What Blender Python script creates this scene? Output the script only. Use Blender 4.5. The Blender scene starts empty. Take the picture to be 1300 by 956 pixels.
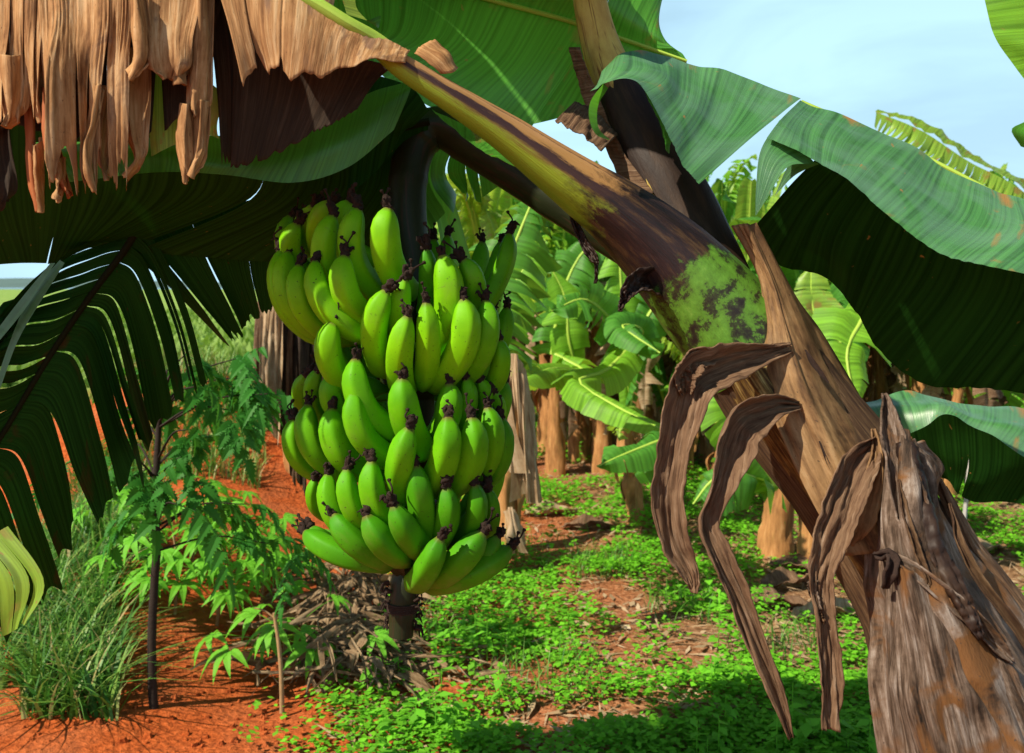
import bpy, math, random
import numpy as np
from mathutils import Vector, noise as mnoise

PI = math.pi
C = bpy.context.scene.collection
rng = random.Random(7)

# ------------------------------------------------------------------ camera
FPX = 1200.0
PITCH = math.radians(-5.4)
CAM = np.array([0.0, 0.0, 1.5])
cd = bpy.data.cameras.new('camera')
cd.sensor_width = 36.0
cd.lens = FPX / 1300 * 36.0
cd.clip_start = 0.05
cd.clip_end = 9000
cd.dof.use_dof = True
cd.dof.focus_distance = 1.66
cd.dof.aperture_fstop = 7.5
cam = bpy.data.objects.new('camera', cd)
C.objects.link(cam)
cam.location = CAM
cam.rotation_euler = (PI / 2 + PITCH, 0, 0)
bpy.context.scene.camera = cam
FW = np.array([0, math.cos(PITCH), math.sin(PITCH)])
UP = np.array([0, -math.sin(PITCH), math.cos(PITCH)])
RT = np.array([1.0, 0, 0])

# ------------------------------------------------------------------ light
SUN_EL, SUN_AZ = 46.0, -122.0          # azimuth from +Y clockwise: behind and to the left of the camera
w = bpy.data.worlds.new('World')
bpy.context.scene.world = w
w.use_nodes = True
nt = w.node_tree
bg = nt.nodes['Background']
sky = nt.nodes.new('ShaderNodeTexSky')
sky.sky_type = 'NISHITA'
sky.sun_disc = False
sky.sun_elevation = math.radians(SUN_EL)
sky.sun_rotation = math.radians(SUN_AZ)
sky.air_density = 1.0
sky.dust_density = 0.8
tc = nt.nodes.new('ShaderNodeTexCoord')
mp = nt.nodes.new('ShaderNodeMapping')
mp.inputs['Scale'].default_value = (1.2, 1.2, 5.0)
nz = nt.nodes.new('ShaderNodeTexNoise')
nz.inputs['Scale'].default_value = 2.2
nz.inputs['Detail'].default_value = 7
nz.inputs['Distortion'].default_value = 0.6
rp = nt.nodes.new('ShaderNodeValToRGB')
rp.color_ramp.elements[0].position = 0.38
rp.color_ramp.elements[0].color = (0.70, 0.70, 0.70, 1)
rp.color_ramp.elements[1].position = 0.58
rp.color_ramp.elements[1].color = (1, 1, 1, 1)
mx = nt.nodes.new('ShaderNodeMixRGB')
mx.inputs['Color2'].default_value = (8.9, 13.9, 16.9, 1)
nt.links.new(tc.outputs['Generated'], mp.inputs['Vector'])
nt.links.new(mp.outputs['Vector'], nz.inputs['Vector'])
nt.links.new(nz.outputs['Fac'], rp.inputs['Fac'])
# the pale veil of cloud and haze thins out from the horizon towards the zenith
sep = nt.nodes.new('ShaderNodeSeparateXYZ')
nt.links.new(tc.outputs['Generated'], sep.inputs[0])
vr = nt.nodes.new('ShaderNodeMapRange')
vr.interpolation_type = 'SMOOTHSTEP'
vr.inputs[1].default_value = 0.20; vr.inputs[2].default_value = 0.58
vr.inputs[3].default_value = 1.0; vr.inputs[4].default_value = 0.02
nt.links.new(sep.outputs['Z'], vr.inputs[0])
mv = nt.nodes.new('ShaderNodeMath'); mv.operation = 'MULTIPLY'
nt.links.new(rp.outputs['Color'], mv.inputs[0]); nt.links.new(vr.outputs[0], mv.inputs[1])
nt.links.new(mv.outputs[0], mx.inputs['Fac'])
nt.links.new(sky.outputs['Color'], mx.inputs['Color1'])
nt.links.new(mx.outputs['Color'], bg.inputs['Color'])
bg.inputs['Strength'].default_value = 0.05
sl = bpy.data.lights.new('sun', 'SUN')
sl.energy = 5.0
sl.angle = math.radians(0.5)
sl.color = (1.0, 0.90, 0.72)
so = bpy.data.objects.new('sun', sl)
C.objects.link(so)
e, a = math.radians(SUN_EL), math.radians(SUN_AZ)
sd = Vector((math.sin(a) * math.cos(e), math.cos(a) * math.cos(e), math.sin(e)))
so.rotation_euler = sd.to_track_quat('Z', 'Y').to_euler()
so.location = (-3, -3, 6)
vs = bpy.context.scene.view_settings
vs.view_transform = 'Standard'
vs.look = 'None'
vs.exposure = 0.55
vs.gamma = 1.0
bpy.context.scene.cycles.max_bounces = 7
bpy.context.scene.cycles.transmission_bounces = 4

# ------------------------------------------------------------------ helpers
def P(px, py, d):
    return CAM + d * (FW + (px - 650) / FPX * RT + (478 - py) / FPX * UP)

def PA(pts):
    return np.array([P(*p[:3]) for p in pts])

def G(px, py, z=0.0):
    v = FW + (px - 650) / FPX * RT + (478 - py) / FPX * UP
    t = (z - CAM[2]) / v[2]
    return CAM + v * t

def cr(a, t):
    """Catmull-Rom along axis 0 of a (M,...) at t in 0..1"""
    a = np.asarray(a, float)
    M = len(a)
    t = np.clip(np.asarray(t, float), 0, 1) * (M - 1)
    i = np.minimum(t.astype(int), M - 2)
    f = (t - i)
    f = f.reshape(f.shape + (1,) * (a.ndim - 1))
    p1, p2 = a[i], a[i + 1]
    p0 = np.where((i > 0).reshape(f.shape), a[np.maximum(i - 1, 0)], 2 * p1 - p2)
    p3 = np.where((i < M - 2).reshape(f.shape), a[np.minimum(i + 2, M - 1)], 2 * p2 - p1)
    return 0.5 * (2 * p1 + (p2 - p0) * f + (2 * p0 - 5 * p1 + 4 * p2 - p3) * f ** 2 + (3 * p1 - p0 - 3 * p2 + p3) * f ** 3)

def crrows(A, t):
    """A (R,n,k,3), t (n,k) -> (n,k,3) Catmull-Rom across rows"""
    R, n, k, _ = A.shape
    if R == 2:
        f = t[..., None]
        return A[0] * (1 - f) + A[1] * f
    s = np.clip(t, 0, 1) * (R - 1)
    i = np.minimum(s.astype(int), R - 2)
    f = (s - i)[..., None]
    ii, kk = np.meshgrid(np.arange(n), np.arange(k), indexing='ij')
    g = lambda q: A[q, ii, kk]
    p1, p2 = g(i), g(i + 1)
    p0 = np.where((i > 0)[..., None], g(np.maximum(i - 1, 0)), 2 * p1 - p2)
    p3 = np.where((i < R - 2)[..., None], g(np.minimum(i + 2, R - 1)), 2 * p2 - p1)
    return 0.5 * (2 * p1 + (p2 - p0) * f + (2 * p0 - 5 * p1 + 4 * p2 - p3) * f ** 2 + (3 * p1 - p0 - 3 * p2 + p3) * f ** 3)

def nrm(v):
    v = np.asarray(v, float)
    return v / (np.linalg.norm(v, axis=-1, keepdims=True) + 1e-12)

def n1(x, y=0.0, z=0.0):
    return mnoise.noise(Vector((x, y, z)))

class MB:
    """collects vertices, faces and uvs; builds one mesh"""
    def __init__(s):
        s.v, s.f, s.uv, s.n = [], [], [], 0
    def grid(s, V, U, closed=False):
        n, k, _ = V.shape
        s.v.append(V.reshape(-1, 3)); s.uv.append(U.reshape(-1, 2))
        i, j = np.meshgrid(np.arange(n - 1), np.arange(k if closed else k - 1), indexing='ij')
        j2 = (j + 1) % k
        F = np.stack([i * k + j, (i + 1) * k + j, (i + 1) * k + j2, i * k + j2], -1).reshape(-1, 4) + s.n
        s.f.append(F); s.n += n * k
    def quads(s, V, U=None):
        """V (N,4,3)"""
        N = len(V)
        s.v.append(V.reshape(-1, 3))
        s.uv.append(np.zeros((N * 4, 2)) if U is None else U.reshape(-1, 2))
        s.f.append(np.arange(N * 4).reshape(N, 4) + s.n); s.n += N * 4
    def mesh(s, name, mat, smooth=True, origin=(0, 0, 0)):
        V = np.concatenate(s.v) - np.asarray(origin, float)
        F = np.concatenate(s.f)
        UVv = np.concatenate(s.uv)
        me = bpy.data.meshes.new(name)
        me.vertices.add(len(V)); me.vertices.foreach_set('co', V.astype(np.float32).ravel())
        me.loops.add(F.size); me.loops.foreach_set('vertex_index', F.astype(np.int32).ravel())
        me.polygons.add(len(F))
        me.polygons.foreach_set('loop_start', np.arange(0, F.size, 4, dtype=np.int32))
        me.polygons.foreach_set('use_smooth', np.full(len(F), smooth))
        uvl = me.uv_layers.new(name='UVMap')
        uvl.data.foreach_set('uv', UVv[F.ravel()].astype(np.float32).ravel())
        me.materials.append(mat)
        me.update(); me.validate()
        return me

wloc = {}
def link(name, me, parent=None, loc=(0, 0, 0)):
    o = bpy.data.objects.new(name, me)
    C.objects.link(o)
    loc = np.asarray(loc, float)
    wloc[o] = loc
    if parent is not None:
        o.parent = parent
        o.location = loc - wloc[parent]
    else:
        o.location = loc
    return o

def build(name, mb, mat, parent=None, origin=None, smooth=True, solid=0):
    if origin is None:
        origin = np.concatenate(mb.v)[0] if parent is not None else np.zeros(3)
    o = link(name, mb.mesh(name, mat, smooth, origin), parent, origin)
    if solid:
        m = o.modifiers.new('thick', 'SOLIDIFY'); m.thickness = solid; m.offset = 0
    return o

def thing(name, label, cat, loc=(0, 0, 0), group=None):
    o = link(name, None, None, loc)
    tag(o, label, cat, group)
    return o

def tag(o, label=None, cat=None, group=None, kind=None):
    if label: o['label'] = label
    if cat: o['category'] = cat
    if group: o['group'] = group
    if kind: o['kind'] = kind
    return o

def frames(path):
    path = np.asarray(path, float)
    T = nrm(np.gradient(path, axis=0))
    n = np.cross(T[0], [0, 0, 1.0]);
    if np.linalg.norm(n) < 1e-3: n = np.cross(T[0], [1.0, 0, 0])
    N = [nrm(n)]
    for i in range(1, len(T)):
        m = N[-1] - T[i] * np.dot(N[-1], T[i])
        N.append(nrm(m))
    N = np.array(N)
    return T, N, np.cross(T, N)

def tube(mb, pts, rad, nl=30, nr=12, prof=None, hint=None, cap=True, ux=1.0):
    """pts world control points, rad control radii; prof(theta, t)->factor; hint: world vector where theta=0 points"""
    t = np.linspace(0, 1, nl)
    path = cr(pts, t); r = cr(np.asarray(rad, float), t)
    T, N, B = frames(path)
    if hint is not None:
        h = np.asarray(hint, float)
        N = nrm(h - T * (T @ h)[:, None]); B = np.cross(T, N)
    th = np.linspace(0, 2 * PI, nr + 1)
    L = np.concatenate([[0], np.cumsum(np.linalg.norm(np.diff(path, axis=0), axis=1))])
    V = np.zeros((nl, nr + 1, 3)); U = np.zeros((nl, nr + 1, 2))
    for i in range(nl):
        k = np.ones(nr + 1) if prof is None else np.array([prof(q % (2 * PI), t[i]) for q in th])
        V[i] = path[i] + (np.cos(th) * k * r[i])[:, None] * N[i] + (np.sin(th) * k * r[i])[:, None] * B[i]
        U[i, :, 0] = th / (2 * PI) * ux; U[i, :, 1] = L[i]
    V[:, -1] = V[:, 0]
    mb.grid(V, U)
    if cap:
        for e in (0, -1):
            c = path[e]; ring = V[e, :-1]
            q = np.stack([ring, np.roll(ring, -1, 0), np.broadcast_to(c, ring.shape), np.broadcast_to(c, ring.shape) + 1e-5], 1)
            mb.quads(q, np.broadcast_to(np.array([0.5, U[e, 0, 1]]), (len(q), 4, 2)).copy())
    return path

def sheet(mb, rows, nu=24, nv=12, tears=(), ext=None, jit=0.0, rip=0.0, ripf=8.0, seed=0, Lu=None, Lv=None, ridges=0.0, ridf=40.0):
    """surface through rows of control points (world). u along rows, v across rows.
    tears: (u, v0, gap) slits open from v0 to the far edge"""
    r = random.Random(seed)
    rows = [np.asarray(q, float) for q in rows]
    M = max(len(q) for q in rows)
    A = np.array([cr(q, np.linspace(0, 1, M)) for q in rows])           # R,M,3
    A_t = A.transpose(1, 0, 2)                                           # M,R,3
    if Lu is None: Lu = np.linalg.norm(np.diff(A[0], axis=0), axis=1).sum()
    if Lv is None: Lv = np.linalg.norm(np.diff(A[:, M // 2], axis=0), axis=1).sum()
    ts = sorted(tears)
    cuts = [0.0] + [q[0] for q in ts] + [1.0]
    info = [(1, 0)] + [(q[1], q[2]) for q in ts] + [(1, 0)]
    for s in range(len(cuts) - 1):
        a, b = cuts[s], cuts[s + 1]
        if b - a < 1e-4: continue
        n = max(3, int(round(nu * (b - a))) + 1)
        lu = np.linspace(0, 1, n)[:, None]; v = np.linspace(0, 1, nv)[None, :]
        def gp(q):
            v0, g = q
            return g * np.clip((v - v0) / max(1e-3, 1 - v0), 0, 1) ** 0.7 if g else np.zeros_like(v)
        a2 = a + gp(info[s]) * 0.5; b2 = b - gp(info[s + 1]) * 0.5
        u = a2 + (b2 - a2) * lu
        vv = np.broadcast_to(v, u.shape).copy()
        if ext is not None:
            ex = np.array([ext(q) for q in u[:, -1]])
            vv = vv * ex[:, None]
        E = cr(A_t, u.ravel()).reshape(n, nv, len(rows), 3).transpose(2, 0, 1, 3)
        S = crrows(E, vv)
        du = np.gradient(S, axis=0); dv = np.gradient(S, axis=1)
        Nn = nrm(np.cross(du, dv))
        off = np.zeros(S.shape[:2])
        if jit and len(ts):
            j0, j1 = r.uniform(-1, 1) * jit, r.uniform(-1, 1) * jit
            off += (j0 + j1 * (lu - 0.5) * 2) * vv ** 1.5
        if rip:
            for i in range(n):
                for j in range(nv):
                    off[i, j] += rip * n1(u[i, j] * ripf, vv[i, j] * ripf * 0.35, seed * 3.7)
        if ridges:
            for i in range(n):
                for j in range(nv):
                    off[i, j] += ridges * (abs(n1(u[i, j] * ridf, vv[i, j] * 3.0, seed * 1.3)) - .3 + .5 * n1(u[i, j] * ridf * .4, vv[i, j] * 2.0, seed))
        S = S + Nn * off[..., None]
        U = np.stack([u * Lu, vv * Lv], -1)
        mb.grid(S, U)

def px_sheet(mb, rows, **k):
    sheet(mb, [PA(r_) for r_ in rows], **k)

def ribbon(mb, pts, curl=0.35, nl=50, nw=12, twist=0.0, ridge=0.003, seed=0, toward=-1.0):
    """pts (px,py,d,width px); U-folded strip of dead sheath"""
    t = np.linspace(0, 1, nl)
    path = cr(PA(pts), t); wd = cr(np.array([p[3] * p[2] / FPX for p in pts]), t)
    T = nrm(np.gradient(path, axis=0))
    L = np.concatenate([[0], np.cumsum(np.linalg.norm(np.diff(path, axis=0), axis=1))])
    V = np.zeros((nl, nw, 3)); U = np.zeros((nl, nw, 2))
    c = np.linspace(-1, 1, nw)
    for i in range(nl):
        n0 = -FW - T[i] * np.dot(-FW, T[i]); n0 = nrm(n0)
        s0 = np.cross(T[i], n0)
        tw = twist * math.sin(t[i] * 5 + seed) + 0.35 * n1(t[i] * 4, seed)
        s1 = s0 * math.cos(tw) + n0 * math.sin(tw); nn = np.cross(s1, T[i])
        for j in range(nw):
            rd = ridge * (1.5 * abs(n1(c[j] * 2.2 + n1(t[i] * 5, seed) * .9, t[i] * 4.5, seed * 2.1)) + 0.5 * n1(c[j] * 7, t[i] * 12, seed) + 0.3 * n1(c[j] * 2.5 + t[i] * 6, t[i] * 22, seed + 3))
            edge = 1 + 0.12 * n1(t[i] * 14, c[j] * 2, seed) + 0.1 * n1(t[i] * 40, c[j], seed + 5)
            V[i, j] = path[i] + s1 * c[j] * wd[i] * 0.5 * edge + nn * (toward * -1 * curl * wd[i] * (c[j] ** 2 - .4) + rd)
            U[i, j] = (c[j] * wd[i] * .5, L[i])
    mb.grid(V, U)

# ------------------------------------------------------------------ materials
def new_mat(name):
    m = bpy.data.materials.new(name); m.use_nodes = True
    t = m.node_tree
    for n in list(t.nodes): t.nodes.remove(n)
    return m, t

def N(t, ty, **k):
    n = t.nodes.new(ty)
    for a_, b_ in k.items():
        if a_ in n.inputs: n.inputs[a_].default_value = b_
        else: setattr(n, a_, b_)
    return n

def ramp(t, fac, stops):
    r = t.nodes.new('ShaderNodeValToRGB')
    while len(r.color_ramp.elements) < len(stops): r.color_ramp.elements.new(0.5)
    for e_, (p, c) in zip(r.color_ramp.elements, stops):
        e_.position = p; e_.color = tuple(c) + (1,) if len(c) == 3 else c
    t.links.new(fac, r.inputs['Fac'])
    return r.outputs['Color']

def noise_uv(t, sx, sy, scale=1.0, detail=4, dist=0.0, src='UV', sz=1.0, rough=0.55):
    tc_ = t.nodes.new('ShaderNodeTexCoord'); m_ = t.nodes.new('ShaderNodeMapping')
    m_.inputs['Scale'].default_value = (sx, sy, sz)
    n_ = t.nodes.new('ShaderNodeTexNoise')
    n_.inputs['Scale'].default_value = scale; n_.inputs['Detail'].default_value = detail
    n_.inputs['Distortion'].default_value = dist; n_.inputs['Roughness'].default_value = rough
    t.links.new(tc_.outputs[src], m_.inputs['Vector']); t.links.new(m_.outputs['Vector'], n_.inputs['Vector'])
    return n_.outputs['Fac']

def mixc(t, f, a_, b_, mode='MIX'):
    m_ = t.nodes.new('ShaderNodeMixRGB'); m_.blend_type = mode
    for s_, v_ in (('Fac', f), ('Color1', a_), ('Color2', b_)):
        if hasattr(v_, 'is_output') or hasattr(v_, 'links'): t.links.new(v_, m_.inputs[s_])
        else: m_.inputs[s_].default_value = v_ if s_ == 'Fac' else tuple(v_) + (1,)
    return m_.outputs['Color']

def finish(t, col, rough=0.6, bump=None, bstr=0.3, bdist=0.002, trans=0.0, tcol=None, spec=0.5, coat=0.0):
    pr = t.nodes.new('ShaderNodeBsdfPrincipled')
    out = t.nodes.new('ShaderNodeOutputMaterial')
    if hasattr(col, 'links'): t.links.new(col, pr.inputs['Base Color'])
    else: pr.inputs['Base Color'].default_value = tuple(col) + (1,)
    if hasattr(rough, 'links'): t.links.new(rough, pr.inputs['Roughness'])
    else: pr.inputs['Roughness'].default_value = rough
    pr.inputs['Specular IOR Level'].default_value = spec
    if bump is not None:
        b_ = t.nodes.new('ShaderNodeBump'); b_.inputs['Strength'].default_value = bstr
        b_.inputs['Distance'].default_value = bdist
        t.links.new(bump, b_.inputs['Height']); t.links.new(b_.outputs['Normal'], pr.inputs['Normal'])
    if trans:
        tr = t.nodes.new('ShaderNodeBsdfTranslucent'); ms = t.nodes.new('ShaderNodeMixShader')
        ms.inputs['Fac'].default_value = trans
        if tcol is None: tcol = col
        if hasattr(tcol, 'links'): t.links.new(tcol, tr.inputs['Color'])
        else: tr.inputs['Color'].default_value = tuple(tcol) + (1,)
        t.links.new(pr.outputs[0], ms.inputs[1]); t.links.new(tr.outputs[0], ms.inputs[2])
        t.links.new(ms.outputs[0], out.inputs['Surface'])
    else:
        t.links.new(pr.outputs[0], out.inputs['Surface'])

def leaf_mat(name, dark, light, trans, tcol, rough=0.38, veins=160.0, brown=0.0, spec=0.5, browncol=(0.30, 0.17, 0.05), sky_sheen=None):
    m, t = new_mat(name)
    st = noise_uv(t, veins, 1.0, 1.0, 2)                    # lateral veins
    fine = noise_uv(t, veins * 5, 2.0, 1.0, 1)
    big = noise_uv(t, 6, 6, 1.0, 4, 0.3)
    c = mixc(t, big, dark, light)
    v = ramp(t, st, [(0.36, (0.52, 0.55, 0.52)), (0.5, (1, 1, 1)), (0.62, (1.3, 1.3, 1.2))])
    c = mixc(t, 1.0, c, v, 'MULTIPLY')
    if sky_sheen:
        bl = noise_uv(t, 9, 14, 1.0, 5, 0.8)
        c = mixc(t, ramp(t, bl, [(0.36, (0, 0, 0)), (0.72, (.8, .8, .8))]), c, sky_sheen)
    spots = noise_uv(t, 70, 40, 1.0, 5, 0.4)
    sf = ramp(t, spots, [(0.70 - brown * .12, (0, 0, 0)), (0.76 - brown * .12, (1, 1, 1))])
    c = mixc(t, sf, c, browncol)
    if brown:
        b2 = noise_uv(t, 14, 9, 1.0, 6, 0.7)
        c = mixc(t, ramp(t, b2, [(0.62 - brown * .2, (0, 0, 0)), (0.72 - brown * .2, (1, 1, 1))]), c, browncol)
    hb = mixc(t, 0.3, st, fine)
    finish(t, c, rough, hb, 0.6, 0.002, trans, tcol, spec)
    return m

def fibre_mat(name, stops, S=220.0, s=5.0, bstr=0.6, rough=0.75, trans=0.0, tcol=None, blotch=None, blotch_pos=0.55, bdist=0.003, spec=0.25, speck=None):
    """long fibres along uv.y"""
    m, t = new_mat(name)
    f1 = noise_uv(t, S, s * 1.6, 1.0, 9, 0.25, rough=.66)
    f2 = noise_uv(t, S * 3.2, s * 5, 1.0, 6, 0.1, rough=.7)
    big = noise_uv(t, 14, 7, 1.0, 10, 0.3, rough=.7)
    mm = mixc(t, 0.3, f1, f2); mm = mixc(t, 0.34, mm, big)
    c = ramp(t, mm, stops)
    if blotch:
        bf = noise_uv(t, 22, 9, 1.0, 6, 1.0)
        c = mixc(t, ramp(t, bf, [(blotch_pos, (0, 0, 0)), (blotch_pos + .1, (1, 1, 1))]), c, blotch)
    if speck:
        sp = noise_uv(t, 420, 160, 1.0, 3, 0.2)
        c = mixc(t, ramp(t, sp, [(0.66, (0, 0, 0)), (0.72, (1, 1, 1))]), c, speck)
    finish(t, c, rough, mixc(t, .45, f1, f2), bstr, bdist, trans, tcol, spec)
    return m

M = {}
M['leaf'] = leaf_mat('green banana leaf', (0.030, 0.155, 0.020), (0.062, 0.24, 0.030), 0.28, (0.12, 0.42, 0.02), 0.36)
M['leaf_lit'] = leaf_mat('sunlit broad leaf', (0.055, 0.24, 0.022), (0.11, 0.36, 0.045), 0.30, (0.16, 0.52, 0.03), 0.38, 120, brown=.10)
M['leaf_blue'] = leaf_mat('glossy leaf top with sky tint', (0.040, 0.160, 0.045), (0.080, 0.24, 0.065), 0.12, (0.08, 0.3, 0.03), 0.40, 110, sky_sheen=(0.12, 0.25, 0.16), spec=0.6, brown=.06)  # bluish tint and pale patches paint in the sky's reflection
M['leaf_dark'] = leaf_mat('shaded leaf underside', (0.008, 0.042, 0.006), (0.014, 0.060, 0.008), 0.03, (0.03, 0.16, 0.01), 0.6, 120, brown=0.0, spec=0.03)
M['leaf_torn'] = leaf_mat('torn frond leaf in shade', (0.007, 0.036, 0.005), (0.014, 0.055, 0.008), 0.04, (0.04, 0.18, 0.01), 0.6, 200, brown=0.06, browncol=(0.04, 0.022, 0.008), spec=0.03)  # near-black greens carry the deep shade on the left frond
M['leaf_old'] = leaf_mat('yellowing leaf', (0.16, 0.30, 0.03), (0.34, 0.36, 0.05), 0.25, (0.3, 0.45, 0.03), 0.5, 200, brown=0.75, browncol=(0.33, 0.15, 0.03))
M['leaf_bg1'] = leaf_mat('background leaf', (0.10, 0.31, 0.018), (0.22, 0.46, 0.035), 0.38, (0.42, 0.70, 0.04), 0.5, 60, spec=.25)
M['leaf_bg2'] = leaf_mat('background leaf deep', (0.03, 0.15, 0.018), (0.085, 0.27, 0.028), 0.28, (0.34, 0.62, 0.04), 0.5, 60, spec=.25)
M['leaf_bg3'] = leaf_mat('background leaf yellow', (0.16, 0.32, 0.03), (0.30, 0.46, 0.06), 0.40, (0.50, 0.72, 0.06), 0.45, 60, brown=0.25)
M['midrib'] = fibre_mat('pale midrib', [(0.3, (0.24, 0.42, 0.04)), (0.7, (0.46, 0.60, 0.10))], 60, 2, .3, .45)
M['midrib_dark'] = fibre_mat('shaded midrib', [(0.3, (0.008, 0.010, 0.004)), (0.7, (0.018, 0.020, 0.007))], 60, 2, .3, .7, spec=.05)  # midrib colour darkened to match the shade on those leaves
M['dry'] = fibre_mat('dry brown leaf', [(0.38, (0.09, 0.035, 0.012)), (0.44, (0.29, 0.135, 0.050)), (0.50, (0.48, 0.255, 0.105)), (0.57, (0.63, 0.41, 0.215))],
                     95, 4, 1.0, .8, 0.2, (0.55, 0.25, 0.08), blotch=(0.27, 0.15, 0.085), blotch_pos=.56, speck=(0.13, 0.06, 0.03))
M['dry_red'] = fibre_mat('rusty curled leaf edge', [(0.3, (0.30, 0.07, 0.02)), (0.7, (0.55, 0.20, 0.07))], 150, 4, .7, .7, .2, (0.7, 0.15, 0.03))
M['dry_dark'] = fibre_mat('dark and shaded dry leaf', [(0.36, (0.012, 0.007, 0.005)), (0.48, (0.030, 0.018, 0.010)), (0.6, (0.065, 0.042, 0.026))], 170, 4, .7, .8, 0.02, (0.2, 0.08, 0.03))  # darker copy of the dry brown, with shade put into the colour
M['dry_pale'] = fibre_mat('pale straw leaf', [(0.36, (0.13, 0.075, 0.038)), (0.46, (0.33, 0.215, 0.12)), (0.54, (0.46, 0.34, 0.21)), (0.62, (0.62, 0.50, 0.36))], 110, 5, .7, .8, 0.15, (0.5, 0.35, 0.18))
M['straw'] = fibre_mat('dull straw', [(0.38, (0.05, 0.028, 0.014)), (0.46, (0.17, 0.105, 0.055)), (0.54, (0.30, 0.21, 0.12)), (0.62, (0.46, 0.36, 0.24))], 110, 5, .7, .85, 0.1, (0.4, 0.28, 0.14))
M['sheath_tan'] = fibre_mat('tan trunk sheath', [(0.38, (0.025, 0.012, 0.006)), (0.45, (0.13, 0.068, 0.028)), (0.53, (0.27, 0.155, 0.066)), (0.64, (0.44, 0.30, 0.16))],
                            110, 4, 1.0, .62, blotch=(0.11, 0.055, 0.03), blotch_pos=.58, bdist=.004, speck=(0.05, 0.03, 0.02))
M['sheath_yellow'] = fibre_mat('streaked yellow sheath', [(0.40, (0.012, 0.006, 0.003)), (0.47, (0.060, 0.027, 0.009)), (0.53, (0.21, 0.13, 0.036)), (0.60, (0.46, 0.39, 0.16))], 190, 3, 1.0, .6, bdist=.004, blotch=(0.05, 0.025, 0.012), blotch_pos=.54)  # ramp darkened to carry shade on the lower left trunk
M['sheath_grey'] = fibre_mat('weathered grey sheath', [(0.40, (0.010, 0.006, 0.004)), (0.46, (0.060, 0.036, 0.022)), (0.52, (0.16, 0.110, 0.080)), (0.60, (0.34, 0.285, 0.245))],
                             110, 5, 1.0, .75, blotch=(0.15, 0.065, 0.020), blotch_pos=.50, bdist=.008, speck=(0.06, 0.04, 0.03))
M['sheath_strip'] = fibre_mat('withered sheath strip', [(0.34, (0.022, 0.011, 0.007)), (0.43, (0.085, 0.042, 0.022)), (0.53, (0.18, 0.105, 0.058)), (0.66, (0.36, 0.27, 0.20))],
                              230, 6, 1.0, .75, bdist=.005)
M['stem_brown'] = fibre_mat('brown fibrous stem', [(0.36, (0.010, 0.005, 0.003)), (0.45, (0.045, 0.021, 0.010)), (0.53, (0.10, 0.055, 0.026)), (0.64, (0.22, 0.14, 0.075))], 200, 5, 1.0, .75, bdist=.006)  # dark ramp holds the shade of the trunk's lower left side
M['bg_trunk'] = fibre_mat('sunlit dry trunk', [(0.34, (0.06, 0.03, 0.014)), (0.44, (0.26, 0.12, 0.04)), (0.54, (0.42, 0.20, 0.07)), (0.66, (0.58, 0.36, 0.17))], 22, 3, .6, .8, blotch=(0.10, 0.16, 0.03), blotch_pos=.62)
M['bark'] = fibre_mat('dark sapling bark', [(0.3, (0.010, 0.007, 0.005)), (0.6, (0.035, 0.024, 0.018)), (0.8, (0.12, 0.095, 0.075))], 5, 60, .8, .8)
M['twig'] = fibre_mat('pale twig', [(0.3, (0.22, 0.12, 0.05)), (0.7, (0.45, 0.30, 0.15))], 4, 30, .5, .8)
M['blossom'] = fibre_mat('withered blossom', [(0.3, (0.012, 0.007, 0.006)), (0.6, (0.045, 0.025, 0.018)), (0.8, (0.11, 0.06, 0.035))], 300, 200, .8, .9)
M['stalk'] = fibre_mat('fruit stalk', [(0.3, (0.008, 0.010, 0.004)), (0.55, (0.018, 0.026, 0.008)), (0.75, (0.05, 0.07, 0.018))], 6, 10, .3, .5, blotch=(0.04, 0.022, 0.012), blotch_pos=.56)
M['stake'] = fibre_mat('grey stake', [(0.3, (0.30, 0.28, 0.27)), (0.7, (0.5, 0.48, 0.46))], 5, 20, .3, .7)
M['ground_leaf'] = leaf_mat('low weed leaf', (0.08, 0.34, 0.015), (0.20, 0.54, 0.025), 0.30, (0.26, 0.6, 0.03), 0.6, 1, spec=.2)
M['sap_leaf'] = leaf_mat('sapling leaf', (0.018, 0.11, 0.012), (0.045, 0.22, 0.022), 0.25, (0.12, 0.42, 0.03), 0.55, 60, spec=.18)
M['cassava'] = leaf_mat('palmate leaf', (0.10, 0.38, 0.02), (0.20, 0.52, 0.04), 0.32, (0.25, 0.6, 0.04), 0.55, 20, spec=.2)
M['field'] = leaf_mat('field crop', (0.12, 0.26, 0.03), (0.25, 0.36, 0.06), .2, (0.3, 0.5, 0.05), .7, 1)

def grass_mat():
    m, t = new_mat('long grass')
    tc_ = t.nodes.new('ShaderNodeTexCoord'); sx = t.nodes.new('ShaderNodeSeparateXYZ')
    t.links.new(tc_.outputs['UV'], sx.inputs[0])
    c = ramp(t, sx.outputs['X'], [(0.0, (0.045, 0.17, 0.02)), (0.5, (0.12, 0.30, 0.03)), (0.8, (0.26, 0.34, 0.07)), (1.0, (0.48, 0.38, 0.17))])
    finish(t, c, .5, None, trans=.3)
    return m
M['grass'] = grass_mat()

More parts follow.
